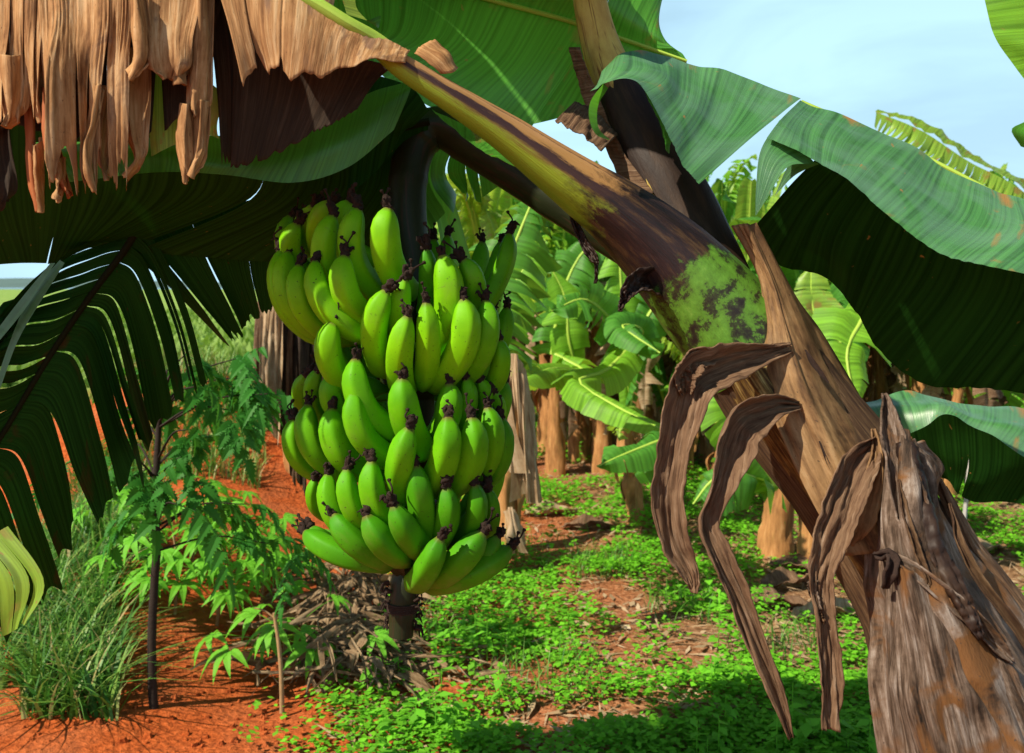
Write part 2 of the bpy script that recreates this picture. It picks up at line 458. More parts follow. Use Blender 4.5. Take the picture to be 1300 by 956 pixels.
def banana_mat(name, c0, c1, c2):
    m, t = new_mat(name)
    tc_ = t.nodes.new('ShaderNodeTexCoord'); sx = t.nodes.new('ShaderNodeSeparateXYZ')
    t.links.new(tc_.outputs['UV'], sx.inputs[0])
    c = ramp(t, sx.outputs['Y'], [(0.0, c0), (0.35, c1), (0.8, c2), (0.97, c1), (1.0, (0.12, 0.10, 0.02))])
    st = noise_uv(t, 1, 1, 22.0, 4, 0.2, 'Object')
    c = mixc(t, 1.0, c, ramp(t, st, [(0.3, (0.80, 0.84, 0.8)), (0.7, (1.14, 1.08, 1.1))]), 'MULTIPLY')
    sp = noise_uv(t, 1, 1, 190.0, 3, 0.0, 'Object')
    sp2 = noise_uv(t, 1, 1, 30.0, 2, 0.0, 'Object')
    mk = mixc(t, 1.0, ramp(t, sp, [(0.655, (0, 0, 0)), (0.70, (.85, .85, .85))]), ramp(t, sp2, [(0.4, (0.15, 0.15, 0.15)), (0.6, (1, 1, 1))]), 'MULTIPLY')
    c = mixc(t, mk, c, (0.045, 0.05, 0.012))
    sc = noise_uv(t, 1, 1, 14.0, 6, 1.2, 'Object')
    c = mixc(t, ramp(t, sc, [(0.70, (0, 0, 0)), (0.74, (.75, .75, .75))]), c, (0.12, 0.10, 0.035))
    db = noise_uv(t, 1, 1, 9.0, 7, 0.6, 'Object', rough=.7)
    c = mixc(t, ramp(t, db, [(0.50, (0, 0, 0)), (0.66, (.38, .38, .38))]), c, (0.20, 0.26, 0.05))
    finish(t, c, 0.55, sp2, 0.08, 0.002, spec=0.16)
    return m
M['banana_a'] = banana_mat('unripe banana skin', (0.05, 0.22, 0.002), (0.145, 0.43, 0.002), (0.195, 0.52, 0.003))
M['banana_b'] = banana_mat('unripe banana skin mid', (0.035, 0.19, 0.002), (0.088, 0.34, 0.002), (0.125, 0.41, 0.003))  # middle hands: greener, with dimmer light put into the skin
M['banana_c'] = banana_mat('unripe banana skin green', (0.022, 0.14, 0.003), (0.048, 0.24, 0.003), (0.070, 0.29, 0.004))  # lowest and hindmost fruit: greener, with shade put into the skin

def petiole_mat():
    m, t = new_mat('mottled petiole')
    tc_ = t.nodes.new('ShaderNodeTexCoord'); sx = t.nodes.new('ShaderNodeSeparateXYZ')
    t.links.new(tc_.outputs['UV'], sx.inputs[0])
    n = noise_uv(t, 14, 9, 1.0, 11, 0.2, rough=.72)
    # angle from the upper side, 0..0.5
    ab = t.nodes.new('ShaderNodeMath'); ab.operation = 'PINGPONG'; ab.inputs[1].default_value = 0.5
    t.links.new(sx.outputs['X'], ab.inputs[0])
    ad = t.nodes.new('ShaderNodeMath'); ad.operation = 'MULTIPLY_ADD'; ad.inputs[1].default_value = 0.16
    t.links.new(n, ad.inputs[0]); t.links.new(ab.outputs[0], ad.inputs[2])
    c = ramp(t, ad.outputs[0], [(0.10, (0.42, 0.22, 0.09)), (0.150, (0.38, 0.19, 0.07)), (0.160, (0.06, 0.03, 0.02)), (0.172, (0.45, 0.24, 0.10)), (0.235, (0.36, 0.19, 0.06)),
                               (0.255, (0.035, 0.014, 0.014)), (0.305, (0.05, 0.02, 0.016)), (0.325, (0.18, 0.12, 0.02)), (0.36, (0.26, 0.36, 0.02)), (0.5, (0.16, 0.30, 0.02))])
    # down the stem the skin turns dark brown and purple, with green patches at the end
    ln = t.nodes.new('ShaderNodeMath'); ln.operation = 'MULTIPLY_ADD'; ln.inputs[1].default_value = 0.35
    n0_ = noise_uv(t, 5, 9, 1.0, 12, 0.25, rough=.74)
    t.links.new(n0_, ln.inputs[0]); t.links.new(sx.outputs['Y'], ln.inputs[2])
    n2 = noise_uv(t, 22, 7, 1.0, 12, .15, rough=.78)
    dk = ramp(t, n2, [(0.38, (0.006, 0.004, 0.005)), (0.5, (0.020, 0.009, 0.010)), (0.58, (0.055, 0.028, 0.012)), (0.70, (0.10, 0.065, 0.045))])
    f = ramp(t, ln.outputs[0], [(0.56, (0, 0, 0)), (0.62, (1, 1, 1))])
    c = mixc(t, f, c, dk)
    n3 = noise_uv(t, 9, 14, 1.0, 12, 0.15, rough=.74)
    gr = ramp(t, n3, [(0.40, (0.012, 0.008, 0.006)), (0.46, (0.03, 0.04, 0.010)), (0.485, (0.070, 0.17, 0.014)), (0.58, (0.10, 0.25, 0.022)), (0.72, (0.20, 0.34, 0.06))])
    f2 = ramp(t, ln.outputs[0], [(0.775, (0, 0, 0)), (0.800, (1, 1, 1))])
    c = mixc(t, f2, c, gr)
    fb = noise_uv(t, 60, 9, 1.0, 9, 0.2, rough=.7)
    finish(t, c, 0.5, fb, .6, .0025, spec=.4)
    return m
M['petiole'] = petiole_mat()
M['petiole2'] = fibre_mat('yellow petiole', [(0.28, (0.10, 0.05, 0.02)), (0.40, (0.38, 0.24, 0.06)), (0.55, (0.52, 0.39, 0.10)), (0.75, (0.50, 0.48, 0.15))], 7, 7, .4, .45, blotch=(0.20, 0.10, 0.03), blotch_pos=.56)
M['trunk_dark'] = fibre_mat('dark sheath and painted shade', [(0.3, (0.010, 0.005, 0.004)), (0.5, (0.025, 0.013, 0.009)), (0.75, (0.085, 0.045, 0.022))], 14, 4, .7, .55)  # dark brown; over the second petiole it also stands in for shadow

def ground_mat():
    m, t = new_mat('red earth ground')
    tc_ = t.nodes.new('ShaderNodeTexCoord')
    n = noise_uv(t, 1, 1, 3.0, 8, .4, 'Object'); n2 = noise_uv(t, 1, 1, 40.0, 6, .3, 'Object'); n3 = noise_uv(t, 1, 1, 0.9, 6, .5, 'Object')
    c = ramp(t, n2, [(0.3, (0.20, 0.040, 0.010)), (0.55, (0.44, 0.095, 0.022)), (0.8, (0.58, 0.15, 0.045))])
    c = mixc(t, ramp(t, n, [(0.42, (0, 0, 0)), (0.66, (.4, .4, .4))]), c, (0.42, 0.16, 0.07))
    sx = t.nodes.new('ShaderNodeSeparateXYZ'); t.links.new(tc_.outputs['Object'], sx.inputs[0])
    # beneath the plants on the right: brown litter
    lt = ramp(t, n2, [(0.3, (0.10, 0.045, 0.02)), (0.5, (0.26, 0.14, 0.07)), (0.75, (0.45, 0.30, 0.18))])
    ma = t.nodes.new('ShaderNodeMath'); ma.operation = 'MULTIPLY_ADD'; ma.inputs[1].default_value = 1.6
    t.links.new(n3, ma.inputs[0]); t.links.new(sx.outputs['X'], ma.inputs[2])
    mr = t.nodes.new('ShaderNodeMapRange'); mr.inputs[1].default_value = 0.35; mr.inputs[2].default_value = 1.7
    t.links.new(ma.outputs[0], mr.inputs[0])
    c = mixc(t, mr.outputs[0], c, lt)
    # far off: green fields
    far = ramp(t, n3, [(0.3, (0.14, 0.26, 0.05)), (0.6, (0.24, 0.36, 0.08)), (0.75, (0.40, 0.36, 0.12))])
    mr2 = t.nodes.new('ShaderNodeMapRange'); mr2.inputs[1].default_value = 13.0; mr2.inputs[2].default_value = 19.0
    mb_ = t.nodes.new('ShaderNodeMath'); mb_.operation = 'MULTIPLY_ADD'; mb_.inputs[1].default_value = 8.0
    t.links.new(n3, mb_.inputs[0]); t.links.new(sx.outputs['Y'], mb_.inputs[2])
    t.links.new(mb_.outputs[0], mr2.inputs[0])
    c = mixc(t, mr2.outputs[0], c, far)
    finish(t, c, .95, mixc(t, .5, n2, n), 1.0, .04, spec=.08)
    return m
M['ground'] = ground_mat()
def plain(name, col, rough=.8, noise_s=2.0, amt=.25):
    m, t = new_mat(name)
    n = noise_uv(t, 1, 1, noise_s, 5, .3, 'Object')
    c = mixc(t, n, tuple(x * (1 - amt) for x in col), tuple(x * (1 + amt) for x in col))
    finish(t, c, rough, spec=.2)
    return m
M['hill'] = plain('wooded hills', (0.09, 0.15, 0.14), .9, .01)  # bluish green, distance haze put into the colour
M['water'] = plain('water', (0.08, 0.16, 0.26), .25, .002, .1)

# ------------------------------------------------------------------ setting: ground, water, hills
def gh(x, y):
    b = 0.05 * n1(x * .7, y * .7, 3) + 0.02 * n1(x * 2.5, y * 2.5, 9)
    b += 0.22 * math.exp(-((x + 1.95) / .5) ** 2 - ((y - 4.9) / 1.5) ** 2)      # low bank of earth on the left
    b += 0.85 * math.exp(-((x + 2.5) / 1.35) ** 2 - ((y - 7.2) / .9) ** 2)
    b -= 0.10 * math.exp(-((x + 0.95) / .25) ** 2 - ((y - 4.2) / .9) ** 2)
    k = min(1, max(0, (20 - y) / 10))
    return b * k

mb = MB()
def axis(lo, hi, n_, p=2.2):
    q = np.linspace(-1, 1, n_)
    return np.sign(q) * np.abs(q) ** p * hi if lo < 0 else lo + np.linspace(0, 1, n_) ** p * (hi - lo)
xs = np.sort(np.concatenate([np.linspace(-6, 8, 141), -6 - np.linspace(.1, 1, 16) ** 2.5 * 2500, 8 + np.linspace(.1, 1, 16) ** 2.5 * 2500]))
ys = np.sort(np.concatenate([np.linspace(-4, 14, 161), 14 + np.linspace(.04, 1, 30) ** 3 * 3500, [-60, -600]]))
V = np.array([[(x, y, gh(x, y)) for y in ys] for x in xs])
mb.grid(V, V[..., :2].copy())
g = build('ground', mb, M['ground'], origin=(0, 0, 0)); tag(g, kind='structure')

mb = MB()
q = np.array([[[-900, 700, 0.05], [700, 700, 0.05], [700, 2400, .05], [-1200, 2400, .05]]], float)
mb.quads(q); o = build('lake', mb, M['water']); tag(o, kind='structure')
mb = MB()
xx = np.linspace(-2600, 2600, 120)
V = np.zeros((120, 6, 3))
for i, x in enumerate(xx):
    h = 40 + 28 * n1(x * .0016, 1) + 12 * n1(x * .006, 4) - (14 if x < 0 else 0)
    for j in range(6):
        V[i, j] = (x, 2500 + 160 * j + 60 * n1(x * .004, j), max(0, h) * math.sin(j / 5 * PI / 2) ** .8 - .5)
mb.grid(V, V[..., :2] * .001); o = build('hills', mb, M['hill']); tag(o, kind='structure')

# ------------------------------------------------------------------ the leaning banana plant in front
base = np.array([1.30, 1.32, 0.0])
plant = thing('banana_plant', 'large leaning banana plant in front with peeling brown sheaths, arching above the fruit', 'banana plant', base)

# pseudostem + the petiole of the dead leaf
pts = [(470, 52, 1.42, 9), (508, 82, 1.43, 16), (570, 122, 1.45, 19), (640, 168, 1.48, 24), (715, 222, 1.51, 33), (790, 275, 1.54, 44), (850, 328, 1.56, 56),
       (908, 392, 1.57, 66), (960, 455, 1.57, 70), (1015, 530, 1.56, 74), (1088, 625, 1.53, 77), (1170, 752, 1.5, 86), (1252, 888, 1.47, 108)]
cp = [P(*p[:3]) for p in pts]; cr_ = [p[3] * p[2] / FPX for p in pts]
cp += [np.array([1.02, 1.35, .62]), np.array([1.2, 1.33, .3]), base + np.array([0, 0, -.05])]; cr_ += [.175, .185, .19]
mb = MB()
def petprof(th, t):
    # flattened, grooved on the upper side for the petiole part, fluted below
    k = 1.0
    g_ = math.exp(-((min(th, 2 * PI - th)) / .38) ** 2)
    k -= 0.30 * g_ * max(0, 1 - t * 2.6)
    k += 0.05 * math.exp(-((min(th, 2 * PI - th) - .7) / .2) ** 2) * max(0, 1 - t * 2.2)
    k += 0.025 * math.sin(th * 3 + t * 6) + .012 * n1(math.cos(th) * 3, math.sin(th) * 3, t * 18)
    return k
n_up = 9
tube(mb, cp[:9], cr_[:9], 130, 40, petprof, hint=(0.35, -.15, 1))
build('petiole', mb, M['petiole'], plant)
mb = MB()
tube(mb, cp[7:], [r_ * (.80 if i_ == 0 else .975) for i_, r_ in enumerate(cr_[7:])], 80, 90, lambda th, t: 1 + .04 * math.sin(th * 5 + t * 3) + .05 * n1(math.cos(th) * 4, math.sin(th) * 4, t * 7) + .02 * n1(math.cos(th) * 14, math.sin(th) * 14, t * 5), ux=.65)
build('pseudostem', mb, M['stem_brown'], plant)

# second petiole rising out of the top
pts = [(742, -60, 1.78, 21), (752, 10, 1.76, 23), (768, 70, 1.75, 27), (795, 135, 1.72, 36), (830, 205, 1.69, 48), (872, 290, 1.66, 52), (915, 370, 1.63, 46)]
mb = MB(); tube(mb, PA(pts), [p[3] * p[2] / FPX for p in pts], 50, 28, lambda th, t: 1 - .22 * math.exp(-((min(th, 2 * PI - th)) / .4) ** 2) + .02 * math.sin(th * 4), hint=(0.9, -.1, .4))
build('petiole', mb, M['petiole2'], plant)
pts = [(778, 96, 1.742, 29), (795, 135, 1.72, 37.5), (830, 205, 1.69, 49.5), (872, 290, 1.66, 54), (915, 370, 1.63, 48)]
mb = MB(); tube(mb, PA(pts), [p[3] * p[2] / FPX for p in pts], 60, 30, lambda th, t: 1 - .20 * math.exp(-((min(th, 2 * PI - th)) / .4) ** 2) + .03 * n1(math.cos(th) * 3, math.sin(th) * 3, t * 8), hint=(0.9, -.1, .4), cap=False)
build('dry_sheath', mb, M['trunk_dark'], plant)  # brown-black sheath; its colour also carries the folded leaf's shadow on the petiole
# dead brown rags along its left flank
for k, (rows) in enumerate([
        [[(722, 60, 1.72), (742, 130, 1.70), (770, 190, 1.66), (800, 250, 1.62)], [(735, 60, 1.69), (760, 125, 1.67), (790, 190, 1.64), (830, 245, 1.6)]],
        [[(705, 152, 1.6), (730, 165, 1.58), (765, 190, 1.58)], [(730, 128, 1.66), (752, 140, 1.66), (785, 170, 1.64)]]]):
    mb = MB(); px_sheet(mb, rows, nu=40, nv=10, rip=.006, ripf=9, ridges=.004, ridf=20, seed=k + 60)
    build('dry_sheath', mb, M['sheath_strip'], plant, solid=.002)

# dry sheaths wrapped on the trunk -- rows run down the stem; fibres along it, so u is across
def sheath(left, mid, right, mat, nu=34, nv=60, seed=0, rip=.008, ridges=.005, ridf=16, tears=(), ext=None, solid=.003, extra=None):
    L_ = [left, mid, right] if extra is None else [left] + extra + [mid, right]
    A = [PA(q) for q in L_]
    m_ = max(len(q) for q in A)
    A = [cr(q, np.linspace(0, 1, m_)) for q in A]
    rows = [np.array([a_[i] for a_ in A]) for i in range(m_)]          # row i: across
    mb = MB(); sheet(mb, rows, nu=nu, nv=nv, tears=tears, ext=ext, rip=rip, ripf=5, ridges=ridges, ridf=ridf, seed=seed)
    return build('dry_sheath', mb, mat, plant, solid=solid)

# tan sheath down the sunny side
sheath([(930, 286, 1.50), (958, 345, 1.50), (966, 400, 1.495), (962, 455, 1.475), (982, 530, 1.455), (1022, 620, 1.43), (1068, 705, 1.41)],
       [(950, 284, 1.48), (985, 360, 1.470), (1008, 430, 1.455), (1032, 495, 1.44), (1062, 560, 1.43), (1095, 625, 1.415), (1135, 700, 1.40)],
       [(960, 290, 1.51), (1000, 365, 1.55), (1042, 425, 1.56), (1085, 492, 1.56), (1120, 555, 1.55), (1165, 620, 1.52), (1210, 690, 1.5)],
       M['sheath_tan'], nu=60, nv=90, seed=3, ridges=.008, ridf=9, rip=.012)
# streaked sheath below the hanging strips
sheath([(908, 470, 1.55), (935, 525, 1.55), (985, 600, 1.55), (1050, 700, 1.53), (1110, 800, 1.5), (1140, 880, 1.47), (1180, 1000, 1.45)],
       [(935, 452, 1.465), (975, 510, 1.46), (1030, 590, 1.45), (1090, 680, 1.43), (1150, 780, 1.41), (1190, 870, 1.38), (1250, 1000, 1.36)],
       [(990, 440, 1.48), (1025, 500, 1.47), (1070, 575, 1.46), (1125, 660, 1.44), (1190, 770, 1.42), (1260, 870, 1.4), (1340, 1000, 1.38)],
       M['sheath_yellow'], nu=60, nv=90, seed=5, ridges=.010, ridf=14, rip=.012)
# rim collar where the green stem leaves the sheath
# big weathered grey wrap at the lower right
sheath([(1128, 520, 1.42), (1112, 590, 1.42), (1100, 660, 1.42), (1108, 740, 1.41), (1118, 810, 1.40), (1120, 880, 1.39), (1135, 1000, 1.38)],
       [(1150, 550, 1.37), (1155, 610, 1.34), (1165, 680, 1.31), (1185, 750, 1.29), (1215, 820, 1.27), (1240, 890, 1.26), (1270, 1000, 1.24)],
       [(1172, 560, 1.42), (1198, 585, 1.44), (1200, 640, 1.44), (1238, 705, 1.43), (1290, 775, 1.42), (1345, 860, 1.41), (1420, 1000, 1.4)],
       M['sheath_grey'], nu=100, nv=120, seed=8, rip=.030, ridges=.026, ridf=7)
# brown outer edge behind it
sheath([(1180, 600, 1.46), (1215, 680, 1.46), (1250, 740, 1.46), (1330, 880, 1.45), (1400, 1010, 1.45)],
       [(1195, 610, 1.45), (1232, 690, 1.45), (1280, 750, 1.45), (1350, 860, 1.44), (1440, 1010, 1.44)],
       [(1200, 640, 1.49), (1245, 690, 1.49), (1300, 760, 1.49), (1380, 860, 1.49), (1470, 1010, 1.49)],
       M['sheath_strip'], seed=9, ridges=.010)
# lower flap crossing diagonally
sheath([(1118, 700, 1.335), (1122, 760, 1.33), (1128, 830, 1.32), (1130, 900, 1.31), (1140, 1000, 1.3)],
       [(1165, 730, 1.285), (1180, 790, 1.27), (1195, 860, 1.26), (1210, 920, 1.25), (1230, 1000, 1.24)],
       [(1275, 822, 1.275), (1290, 850, 1.27), (1310, 890, 1.26), (1335, 940, 1.25), (1360, 1000, 1.25)],
       M['sheath_grey'], nu=80, nv=70, seed=12, rip=.018, ridges=.016, ridf=11)
# twisted spike standing on the grey wrap
mb = MB(); ribbon(mb, [(1121, 500, 1.39, 5), (1126, 530, 1.38, 20), (1135, 575, 1.36, 34), (1150, 640, 1.33, 44), (1160, 700, 1.32, 30)], curl=.5, ridge=.006, seed=3)
build('dry_sheath', mb, M['sheath_grey'], plant, solid=.003)
mb = MB(); ribbon(mb, [(1108, 545, 1.40, 5), (1112, 575, 1.39, 14), (1106, 620, 1.385, 24), (1095, 660, 1.38, 26), (1078, 690, 1.40, 10)], curl=.4, ridge=.004, seed=4)
build('dry_sheath', mb, M['sheath_tan'], plant, solid=.003)
for cpts, cs_ in (([(1022, 444, 1.452, 2), (1030, 458, 1.448, 7), (1042, 474, 1.445, 6), (1052, 486, 1.444, 2)], 71), ([(1040, 560, 1.42, 2), (1052, 590, 1.415, 4), (1070, 625, 1.41, 2)], 72), ([(1020, 520, 1.438, 2), (1034, 552, 1.43, 4), (1044, 575, 1.428, 2)], 73)):
    mb = MB(); ribbon(mb, cpts, nl=16, nw=5, curl=.3, ridge=.001, seed=cs_); build('crack', mb, M['blossom'], plant)
for cpts, cs_ in (([(1118, 698, 1.325, 4), (1160, 724, 1.290, 16), (1215, 770, 1.277, 22), (1262, 816, 1.275, 18), (1285, 840, 1.275, 4)], 74), ([(1205, 640, 1.36, 3), (1218, 690, 1.335, 10), (1245, 740, 1.32, 12), (1290, 800, 1.31, 12), (1330, 870, 1.30, 8)], 75), ([(1140, 610, 1.33, 3), (1150, 660, 1.30, 8), (1168, 710, 1.285, 8), (1180, 745, 1.28, 3)], 76)):
    mb = MB(); ribbon(mb, cpts, nl=60, nw=8, curl=.9, ridge=.004, seed=cs_); build('sheath_fold', mb, M['sheath_grey' if cs_ == 74 else 'stem_brown'], plant, solid=.002)
# knot hole scar
mb = MB(); ribbon(mb, [(1113, 703, 1.325, 4), (1130, 708, 1.30, 16), (1128, 730, 1.295, 14), (1121, 745, 1.31, 4)], nl=16, nw=7, curl=.6, ridge=.006, seed=14)
build('knot', mb, M['blossom'], plant, solid=.004)
# ribbed dark scar running down the wrap
mb = MB(); ribbon(mb, [(1150, 562, 1.360, 22), (1162, 620, 1.330, 34), (1185, 690, 1.297, 26), (1222, 765, 1.270, 24), (1245, 812, 1.258, 8)], nl=60, nw=8, curl=-.25, ridge=.012, seed=15)
mb.v[0] += -FW * (.0014 * np.sin(np.repeat(np.arange(60), 8) * 1.9))[:, None]
build('ribbed_scar', mb, M['trunk_dark'], plant, solid=.002)

# hanging withered strips
strips = [
    ([(1000, 440, 1.455, 12), (965, 450, 1.44, 26), (920, 462, 1.42, 50), (882, 482, 1.40, 58), (868, 520, 1.39, 50), (856, 580, 1.385, 40), (850, 635, 1.38, 40), (858, 690, 1.38, 36), (876, 730, 1.38, 20), (880, 752, 1.38, 4)], 2, 'sheath_strip', .5),
    ([(1010, 515, 1.44, 10), (980, 516, 1.42, 28), (942, 534, 1.40, 52), (925, 570, 1.39, 46), (908, 620, 1.38, 30), (896, 662, 1.38, 28), (912, 705, 1.37, 30), (935, 755, 1.37, 27), (962, 820, 1.37, 24), (985, 875, 1.37, 20), (1004, 935, 1.37, 6)], 6, 'sheath_strip', .5),
    ([(1112, 560, 1.40, 14), (1090, 590, 1.385, 46), (1068, 640, 1.37, 48), (1052, 690, 1.36, 42), (1040, 735, 1.36, 30), (1046, 790, 1.36, 26), (1052, 860, 1.36, 27), (1050, 925, 1.36, 20)], 9, 'sheath_strip', .4),
    ([(905, 452, 1.43, 14), (880, 455, 1.40, 26), (868, 475, 1.395, 30), (872, 500, 1.40, 12)], 12, 'sheath_strip', .8),
    ([(1030, 735, 1.37, 3), (1028, 745, 1.365, 8), (1040, 775, 1.36, 7), (1046, 790, 1.36, 3)], 13, 'sheath_grey', .3),
    ([(728, 250, 1.55, 8), (728, 275, 1.55, 9), (740, 305, 1.55, 10), (752, 325, 1.54, 12), (757, 338, 1.54, 4), (755, 360, 1.54, 3)], 15, 'trunk_dark', .3),
    ([(826, 362, 1.53, 34), (812, 362, 1.50, 32), (797, 370, 1.49, 20), (790, 382, 1.49, 10), (785, 395, 1.49, 3)], 16, 'trunk_dark', .6)]
for pp, sd_, mt, cu in strips:
    mb = MB(); ribbon(mb, pp, curl=cu, nl=130, nw=20, ridge=.0115, seed=sd_, twist=.25)
    build('hanging_sheath', mb, M[mt], plant, solid=.002)

# ---- dead leaf of the upper left: midrib + hanging strips
mb = MB()
pts = [(-260, -210, 1.36, 9), (-100, -160, 1.36, 10), (60, -110, 1.37, 10), (250, -60, 1.38, 10), (375, -8, 1.39, 10), (440, 30, 1.40, 10), (480, 54, 1.42, 11), (512, 82, 1.43, 12)]
tube(mb, PA(pts), [p[3] * p[2] / FPX for p in pts], 40, 12)
dead = build('dead_leaf', mb, M['midrib'], plant, origin=P(480, 54, 1.42))
def dry_strip(rows, mat='dry', name='leaf_strip', seed=0, nu=26, nv=34, rip=.012, ridges=.0035, tears=(), ext=None, jit=.01, ridf=14):
    mb = MB(); px_sheet(mb, rows, nu=nu, nv=nv, rip=rip, ripf=3.2, ridges=ridges, ridf=ridf, seed=seed, tears=tears, ext=ext, jit=jit)
    return build(name, mb, M[mat], dead, solid=.0006)
# right piece near the petiole, scalloped lower edge
def scal(u):
    return 1 - .10 * abs(math.sin(u * 17)) - .05 * n1(u * 22, 3)
dry_strip([[(262, -60, 1.38), (330, -32, 1.385), (390, -6, 1.39), (440, 28, 1.40), (482, 48, 1.415), (520, 66, 1.42)],
           [(290, 30, 1.36), (330, 32, 1.36), (385, 40, 1.365), (430, 50, 1.38), (475, 62, 1.395), (516, 72, 1.41)],
           [(315, 112, 1.37), (340, 92, 1.36), (375, 105, 1.36), (420, 98, 1.37), (465, 80, 1.38), (512, 82, 1.41)]],
          seed=1, nu=70, nv=22, ext=scal, rip=.008, ridges=.003, ridf=30, tears=[(.13, .82, .04), (.30, .85, .03)])
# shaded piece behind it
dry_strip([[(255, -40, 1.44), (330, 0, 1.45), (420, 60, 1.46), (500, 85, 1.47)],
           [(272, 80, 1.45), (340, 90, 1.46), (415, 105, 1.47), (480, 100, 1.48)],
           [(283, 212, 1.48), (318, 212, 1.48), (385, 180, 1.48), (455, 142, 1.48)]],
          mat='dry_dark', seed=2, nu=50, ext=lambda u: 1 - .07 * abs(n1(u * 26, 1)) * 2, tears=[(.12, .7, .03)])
dry_strip([[(44, -90, 1.37), (80, -88, 1.36), (125, -86, 1.37), (172, -84, 1.36)], [(50, 20, 1.35), (90, 20, 1.36), (130, 20, 1.345), (168, 20, 1.36)], [(54, 110, 1.345), (88, 110, 1.335), (124, 112, 1.35), (160, 108, 1.345)], [(70, 240, 1.345), (94, 252, 1.335), (126, 244, 1.35), (154, 240, 1.345)]],
          seed=41, nu=110, nv=90, tears=[(.20, .62, .035), (.42, .50, .05), (.56, .58, .03), (.74, .46, .07), (.88, .7, .03)], jit=.02, rip=.016, ridges=.004, ridf=26,
          ext=lambda u: 1 - .34 * abs(n1(u * 8, 2)) - .05 * abs(n1(u * 50, 2)))
dry_strip([[(-90, -90, 1.37), (-30, -88, 1.36), (20, -86, 1.37), (60, -84, 1.37)], [(-80, 20, 1.35), (-30, 20, 1.36), (16, 20, 1.345), (54, 20, 1.36)], [(-70, 90, 1.345), (-30, 92, 1.35), (14, 92, 1.345), (53, 90, 1.35)], [(-60, 160, 1.345), (-20, 168, 1.35), (20, 158, 1.345), (52, 150, 1.35)]],
          seed=42, nu=90, nv=60, tears=[(.35, .5, .04), (.6, .62, .03), (.78, .5, .05), (.92, .6, .02)], jit=.015, rip=.014, ridges=.004, ridf=26, ext=lambda u: 1 - .36 * abs(n1(u * 9, 7)) - .05 * abs(n1(u * 44, 2)))
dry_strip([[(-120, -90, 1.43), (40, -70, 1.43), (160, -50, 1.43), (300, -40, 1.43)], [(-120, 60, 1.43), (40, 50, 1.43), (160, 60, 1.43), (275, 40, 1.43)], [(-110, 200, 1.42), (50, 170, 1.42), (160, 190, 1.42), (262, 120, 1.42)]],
          mat='dry_dark', seed=40, nu=90, nv=24, tears=[(.2, .5, .02), (.42, .7, .03), (.60, .5, .02), (.8, .6, .03)], ext=lambda u: 1 - .2 * abs(n1(u * 9, 4)), rip=.02)  # backing sheet, coloured dark for the shade behind the strips
S = [  # xl,xr per row (y), depth, mat
    ([(-70, 10, 0, 1.36), (-60, 12, 90, 1.35), (-55, 6, 150, 1.35)], 'dry', 3),
    ([(2, 40, 70, 1.352), (6, 36, 135, 1.35), (2, 12, 162, 1.35)], 'dry', 4),
    ([(30, 60, -40, 1.375), (32, 56, 60, 1.37), (37, 55, 120, 1.365), (46, 55, 152, 1.365)], 'dry', 5),
    ([(120, 132, 110, 1.35), (112, 126, 150, 1.34), (104, 116, 185, 1.335), (106, 116, 215, 1.335), (114, 125, 246, 1.34)], 'dry', 8),
    ([(162, 262, -90, 1.375), (160, 256, 0, 1.365), (168, 246, 50, 1.35), (176, 242, 85, 1.345), (186, 240, 100, 1.345)], 'dry', 9),
    ([(166, 186, -10, 1.34), (170, 192, 40, 1.335), (170, 190, 75, 1.33), (152, 182, 102, 1.325)], 'dry', 10),
    ([(150, 192, 60, 1.385), (148, 192, 120, 1.385), (156, 190, 170, 1.38), (166, 186, 200, 1.38), (150, 166, 226, 1.37)], 'dry', 11),
    ([(206, 244, 70, 1.37), (210, 244, 90, 1.365), (218, 236, 108, 1.36)], 'dry', 12),
    ([(246, 274, -60, 1.385), (244, 272, 20, 1.375), (240, 270, 80, 1.37), (238, 269, 128, 1.365), (236, 266, 150, 1.365)], 'dry', 13),
    ([(234, 250, 132, 1.36), (230, 243, 170, 1.355), (231, 241, 205, 1.355), (228, 240, 234, 1.355)], 'dry', 14),
    ([(248, 268, 128, 1.37), (248, 266, 170, 1.365), (246, 262, 200, 1.36), (238, 250, 226, 1.36)], 'dry', 15),
    ([(30, 46, 100, 1.39), (34, 44, 160, 1.385), (36, 50, 220, 1.38), (42, 58, 270, 1.38)], 'dry_red', 16),
    ([(54, 64, 110, 1.365), (58, 70, 160, 1.36), (66, 82, 210, 1.355), (82, 94, 250, 1.35)], 'dry_red', 17),
    ([(-30, 10, 120, 1.40), (-30, 14, 190, 1.40), (-20, 20, 240, 1.40), (-30, 16, 266, 1.40)], 'dry_dark', 18),
    ([(40, 55, 180, 1.37), (42, 56, 230, 1.365), (46, 59, 270, 1.365)], 'dry', 19),
    ([(120, 160, 110, 1.40), (118, 150, 160, 1.40), (122, 140, 200, 1.40), (130, 142, 228, 1.39)], 'dry', 20),
    ([(68, 84, 200, 1.35), (70, 80, 235, 1.345), (68, 82, 256, 1.345)], 'dry', 21),
]
